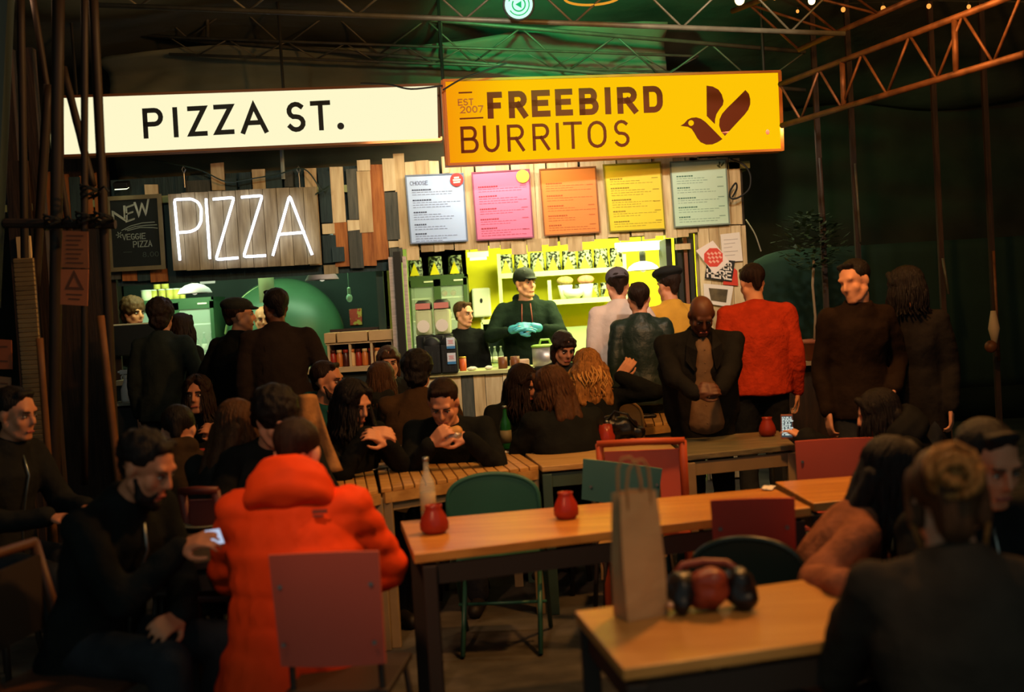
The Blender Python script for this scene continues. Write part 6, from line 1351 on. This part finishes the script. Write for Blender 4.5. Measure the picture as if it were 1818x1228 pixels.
# food box, lids, napkins, plate
p = G(728, 822, TZ); t = thing('food_tray', (p.x, p.y, TZ+.001), 'open pale takeaway box in front of the black-haired woman', 'box', rz=.08)
MB().hexa([(-.10, -.06, 0), (.10, -.06, 0), (.10, .06, 0), (-.10, .06, 0)], [(-.13, -.08, .045), (.13, -.08, .045), (.13, .08, .045), (-.13, .08, .045)]).build('tub', M('kraft_pale', (206, 150, 100), .7)).parent = t
MB().hexa([(-.13, .08, .045), (.13, .08, .045), (.13, .085, .045), (-.13, .085, .045)], [(-.12, .10, .085), (.12, .10, .085), (.12, .105, .085), (-.12, .105, .085)]).build('raised_lid', M('kraft_dull', (110, 86, 60), .7)).parent = t
def napk(label, px, py, z, w_, d_, seed):
    p = G(px, py, z); mb = MB(); n = 6; vs = [((i/n-.5)*w_, (j/n-.5)*d_, .004+.010*abs(mnoise.noise((i*.8+seed, j*.9, 0)))) for j in range(n+1) for i in range(n+1)]
    mb.add(vs, [(j*(n+1)+i, j*(n+1)+i+1, (j+1)*(n+1)+i+1, (j+1)*(n+1)+i) for j in range(n) for i in range(n)]); o = mb.build('paper_napkin', paper); o.modifiers.new('s', 'SOLIDIFY').thickness = .002
    o.location = (p.x, p.y, z+.002); o.rotation_euler = (0, 0, seed*.4); tag(o, label, 'napkin')
napk('crumpled white napkin at the right end of the slatted table', 888, 805, TZ, .09, .06, 1); napk('pinkish napkin under the black-haired woman\'s arm', 668, 832, TZ, .12, .1, 2); napk('small white napkin on the joint of the long tables', 1364, 868, .76, .10, .05, 3)
p = G(366, 938, .76); t = MB().lathe((0, 0, 0), [(0, 0), (.06, 0), (.09, .014), (.105, .022), (.10, .026), (.06, .008), (0, .007)], 28).build('plate', M('dull_plate', (120, 120, 96), .4), smooth=True); t.location = (p.x, p.y, .761); tag(t, 'dull pale plate on the dark brown table', 'plate')
# paper bag
def paperbag():
    c = G(1138, 1092, .76); Hb = .335; t = thing('paper_bag', (c.x, c.y, .761), 'tall kraft paper bag with two twisted handles on the near table', 'bag', rz=math.radians(24))
    mb = MB(); w_, d_ = .125, .08; rows = 9; vs = []
    for j in range(rows+1):
        f = j/rows; k = 1-.10*f+.06*math.sin(f*PI); dd = d_*(1-.45*f)
        ring = [(-w_/2, -dd/2), (0, -dd/2-.002), (w_/2, -dd/2), (w_/2+(-.016*f), 0), (w_/2, dd/2), (0, dd/2), (-w_/2, dd/2), (-w_/2+.016*f, 0)]
        for i, (x, y) in enumerate(ring):
            q = .004*mnoise.noise((i*1.7, j*.8, 2)); vs.append((x*k+q, y+q, Hb*f+(.006*mnoise.noise((i*2.1, 9, 1)) if j == rows else 0)))
    fs = [(j*8+i, j*8+(i+1) % 8, (j+1)*8+(i+1) % 8, (j+1)*8+i) for j in range(rows) for i in range(8)]+[tuple(reversed(range(8)))]
    mb.add(vs, fs); o = mb.build('bag_body', M('kraft_paper', (196, 150, 100), .8, var=.2, scale=6, bump=.3)); o.parent = t; o.modifiers.new('s', 'SOLIDIFY').thickness = .0015
    for s_, nm in ((-1, 0), (1, 1)):
        y = s_*.022; mbh = MB(); pts = [(-.035, y, Hb-.05), (-.036, y*1.1, Hb+.02), (-.03, y*1.3, Hb+.065), (-.012, y*1.5, Hb+.088), (.012, y*1.5, Hb+.088), (.03, y*1.3, Hb+.065), (.036, y*1.1, Hb+.02), (.035, y, Hb-.05)]
        mbh.tube(pts, .004, 6); mbh.build('handle', M('kraft_handle', (170, 124, 76), .8), smooth=True).parent = t
    return t
paperbag()
# slouched leather bag on the near table
c = G(1258, 1082, .76); t = thing('slouch_bag', (c.x, c.y, .761), 'slouched black and red-brown leather bag next to the paper bag', 'bag')
lea = M('redbrown_leather', (150, 62, 40), .4, var=.4, scale=6, bump=.3); leb = M('black_leather', (22, 20, 20), .35, var=.3, scale=8, bump=.3)
mb = MB(); mb.ell((0, 0, .055), (.065, .07, .055)); mb.ell((.005, -.02, .085), (.05, .05, .035)); o = remesh(mb, 'bag_body', .006, lea, 3, .6, lambda c_: .008*mnoise.noise(c_*28)); o.parent = t
for s_, nx in ((-1, -.07), (1, .085)):
    mb = MB(); mb.ell((nx, .0, .055), (.05, .06, .054)); mb.ell((nx*1.1, -.03, .03), (.035, .04, .03)); o = remesh(mb, 'side_pocket', .006, leb, 3, .6, lambda c_: .010*mnoise.noise(c_*26+Vector((3, 0, 0)))); o.parent = t
MB().tube([(-.09, .01, .09), (-.06, .03, .118), (0, .04, .122), (.06, .03, .118), (.10, .0, .09)], .010, 8).build('strap', lea, smooth=True).parent = t; MB().ell((-.108, -.045, .03), (.012, .012, .012)).build('buckle', M('brass_pale', (220, 170, 130), .3, .6), smooth=True).parent = t
# black handbag and case on the far edge of the smooth table
c = G(1105, 782, TZ); t = thing('handbag', (c.x, c.y+.0, TZ+.001), 'crumpled black handbag at the far edge of the smooth table', 'bag')
mb = MB(); mb.ell((0, 0, .07), (.10, .06, .075)); mb.ell((-.07, 0, .10), (.06, .05, .06)); mb.ell((.08, 0, .045), (.06, .05, .045)); o = remesh(mb, 'bag_body', .007, leb, 2, .6, lambda c_: .014*mnoise.noise(c_*24)); o.parent = t
MB().tube([(-.1, -.03, .1), (-.04, -.05, .18), (.03, -.05, .16), (.09, -.03, .07)], .008, 8).build('strap', leb, smooth=True).parent = t; MB().ell((-.09, -.055, .12), (.012, .01, .012)).build('buckle', steel, smooth=True).parent = t
c = G(1146, 742, .77); o = MB().box((0, 0, .012), (.15, .06, .022)).build('glasses_case', leb, bevel=.008, label='flat black case on the small slatted table', cat='case'); o.location = (c.x, c.y, .772); o.rotation_euler = (0, 0, .1)
# phones
scr = glow('phone_screen_dark', (60, 70, 72), 1); scw = glow('phone_text', (230, 238, 225), 1.2)
def phone(label, px, py, Y, w_, h, rx, rz, glowm, text, ry=0):
    t = thing('phone', W(px, py, Y), label, 'phone'); t.rotation_euler = (math.radians(rx), math.radians(ry), math.radians(rz))
    MB().box((0, .004, 0), (w_, .008, h)).build('case', M('pinkish_case', (150, 90, 70), .4), bevel=.003).parent = t
    MB().box((0, -.0008, 0), (w_*.9, .001, h*.86)).build('screen', glowm).parent = t
    if text:
        rd = random.Random(3); mb = MB()
        for r_ in range(11):
            x = -w_*.4; z = h*(.37-.07*r_)
            while x < w_*.35: k = rd.uniform(.003, .012); mb.box((x+k/2, -.002, z), (k, .001, h*.035)); x += k+rd.uniform(.001, .008)
        mb.build('screen_text', scw).parent = t
phone('upright phone with white text on its dark screen', 1397, 757, 6.25, .062, .13, -8, -6, scr, True, 3)
phone('phone glowing blue in the hand of the man in black', 381, 953, 3.93, .055, .075, -50, 30, glow('phone_blue', (190, 206, 235), .9), False)
# burrito and food in hands
fo = M('foil_wrap', (200, 190, 180), .35, .6, bump=.6, scale=20); tor = M('tortilla', (214, 160, 90), .7, var=.25, scale=12)
c = W(795, 772, 6.12); t = thing('burrito', c, 'burrito in foil held by the dark-haired man', 'food'); MB().cap((-.05, 0, 0), (.05, -.01, .02), .026, .028, 12).build('tortilla', tor, smooth=True).parent = t; MB().cap((-.015, -.002, -.01), (.045, -.01, .0), .0305, .031, 12).build('foil', fo, smooth=True).parent = t
c = W(675, 775, 6.22); o = MB().ell((0, 0, 0), (.03, .02, .02)).build('food_piece', tor, smooth=True, label='small piece of food between the black-haired woman\'s fingers', cat='food'); o.location = c
# coat hung over the chair between the teal hoodie and the orange jacket
def coat_s(u, v):
    a_, b_ = W(522+2*v*0, 708, 5.6), W(560, 700, 5.6); p = a_.lerp(b_, u) ; wv = .035*math.sin(u*9+v*3)*(.3+v)
    return (p.x+(u-.35)*.16*v+.0, 5.6+wv-.05*math.sin(u*PI), p.z-.005-.36*v+.02*math.sin(u*PI)*(1-v))
sheet('hanging_coat', coat_s, 14, 18, M('beige_coat_cloth', (170, 124, 78), .85, var=.45, scale=10, bump=.4), label='beige coat hanging between the bearded man and the orange jacket', cat='coat')
cb_ = W(541, 702, 5.68); MB().tube([(cb_.x, 5.68, 0), (cb_.x, 5.68, cb_.z)], .014, 8).build('coat_stand', ltd, smooth=True, label='thin dark pole carrying the beige coat', cat='pole')
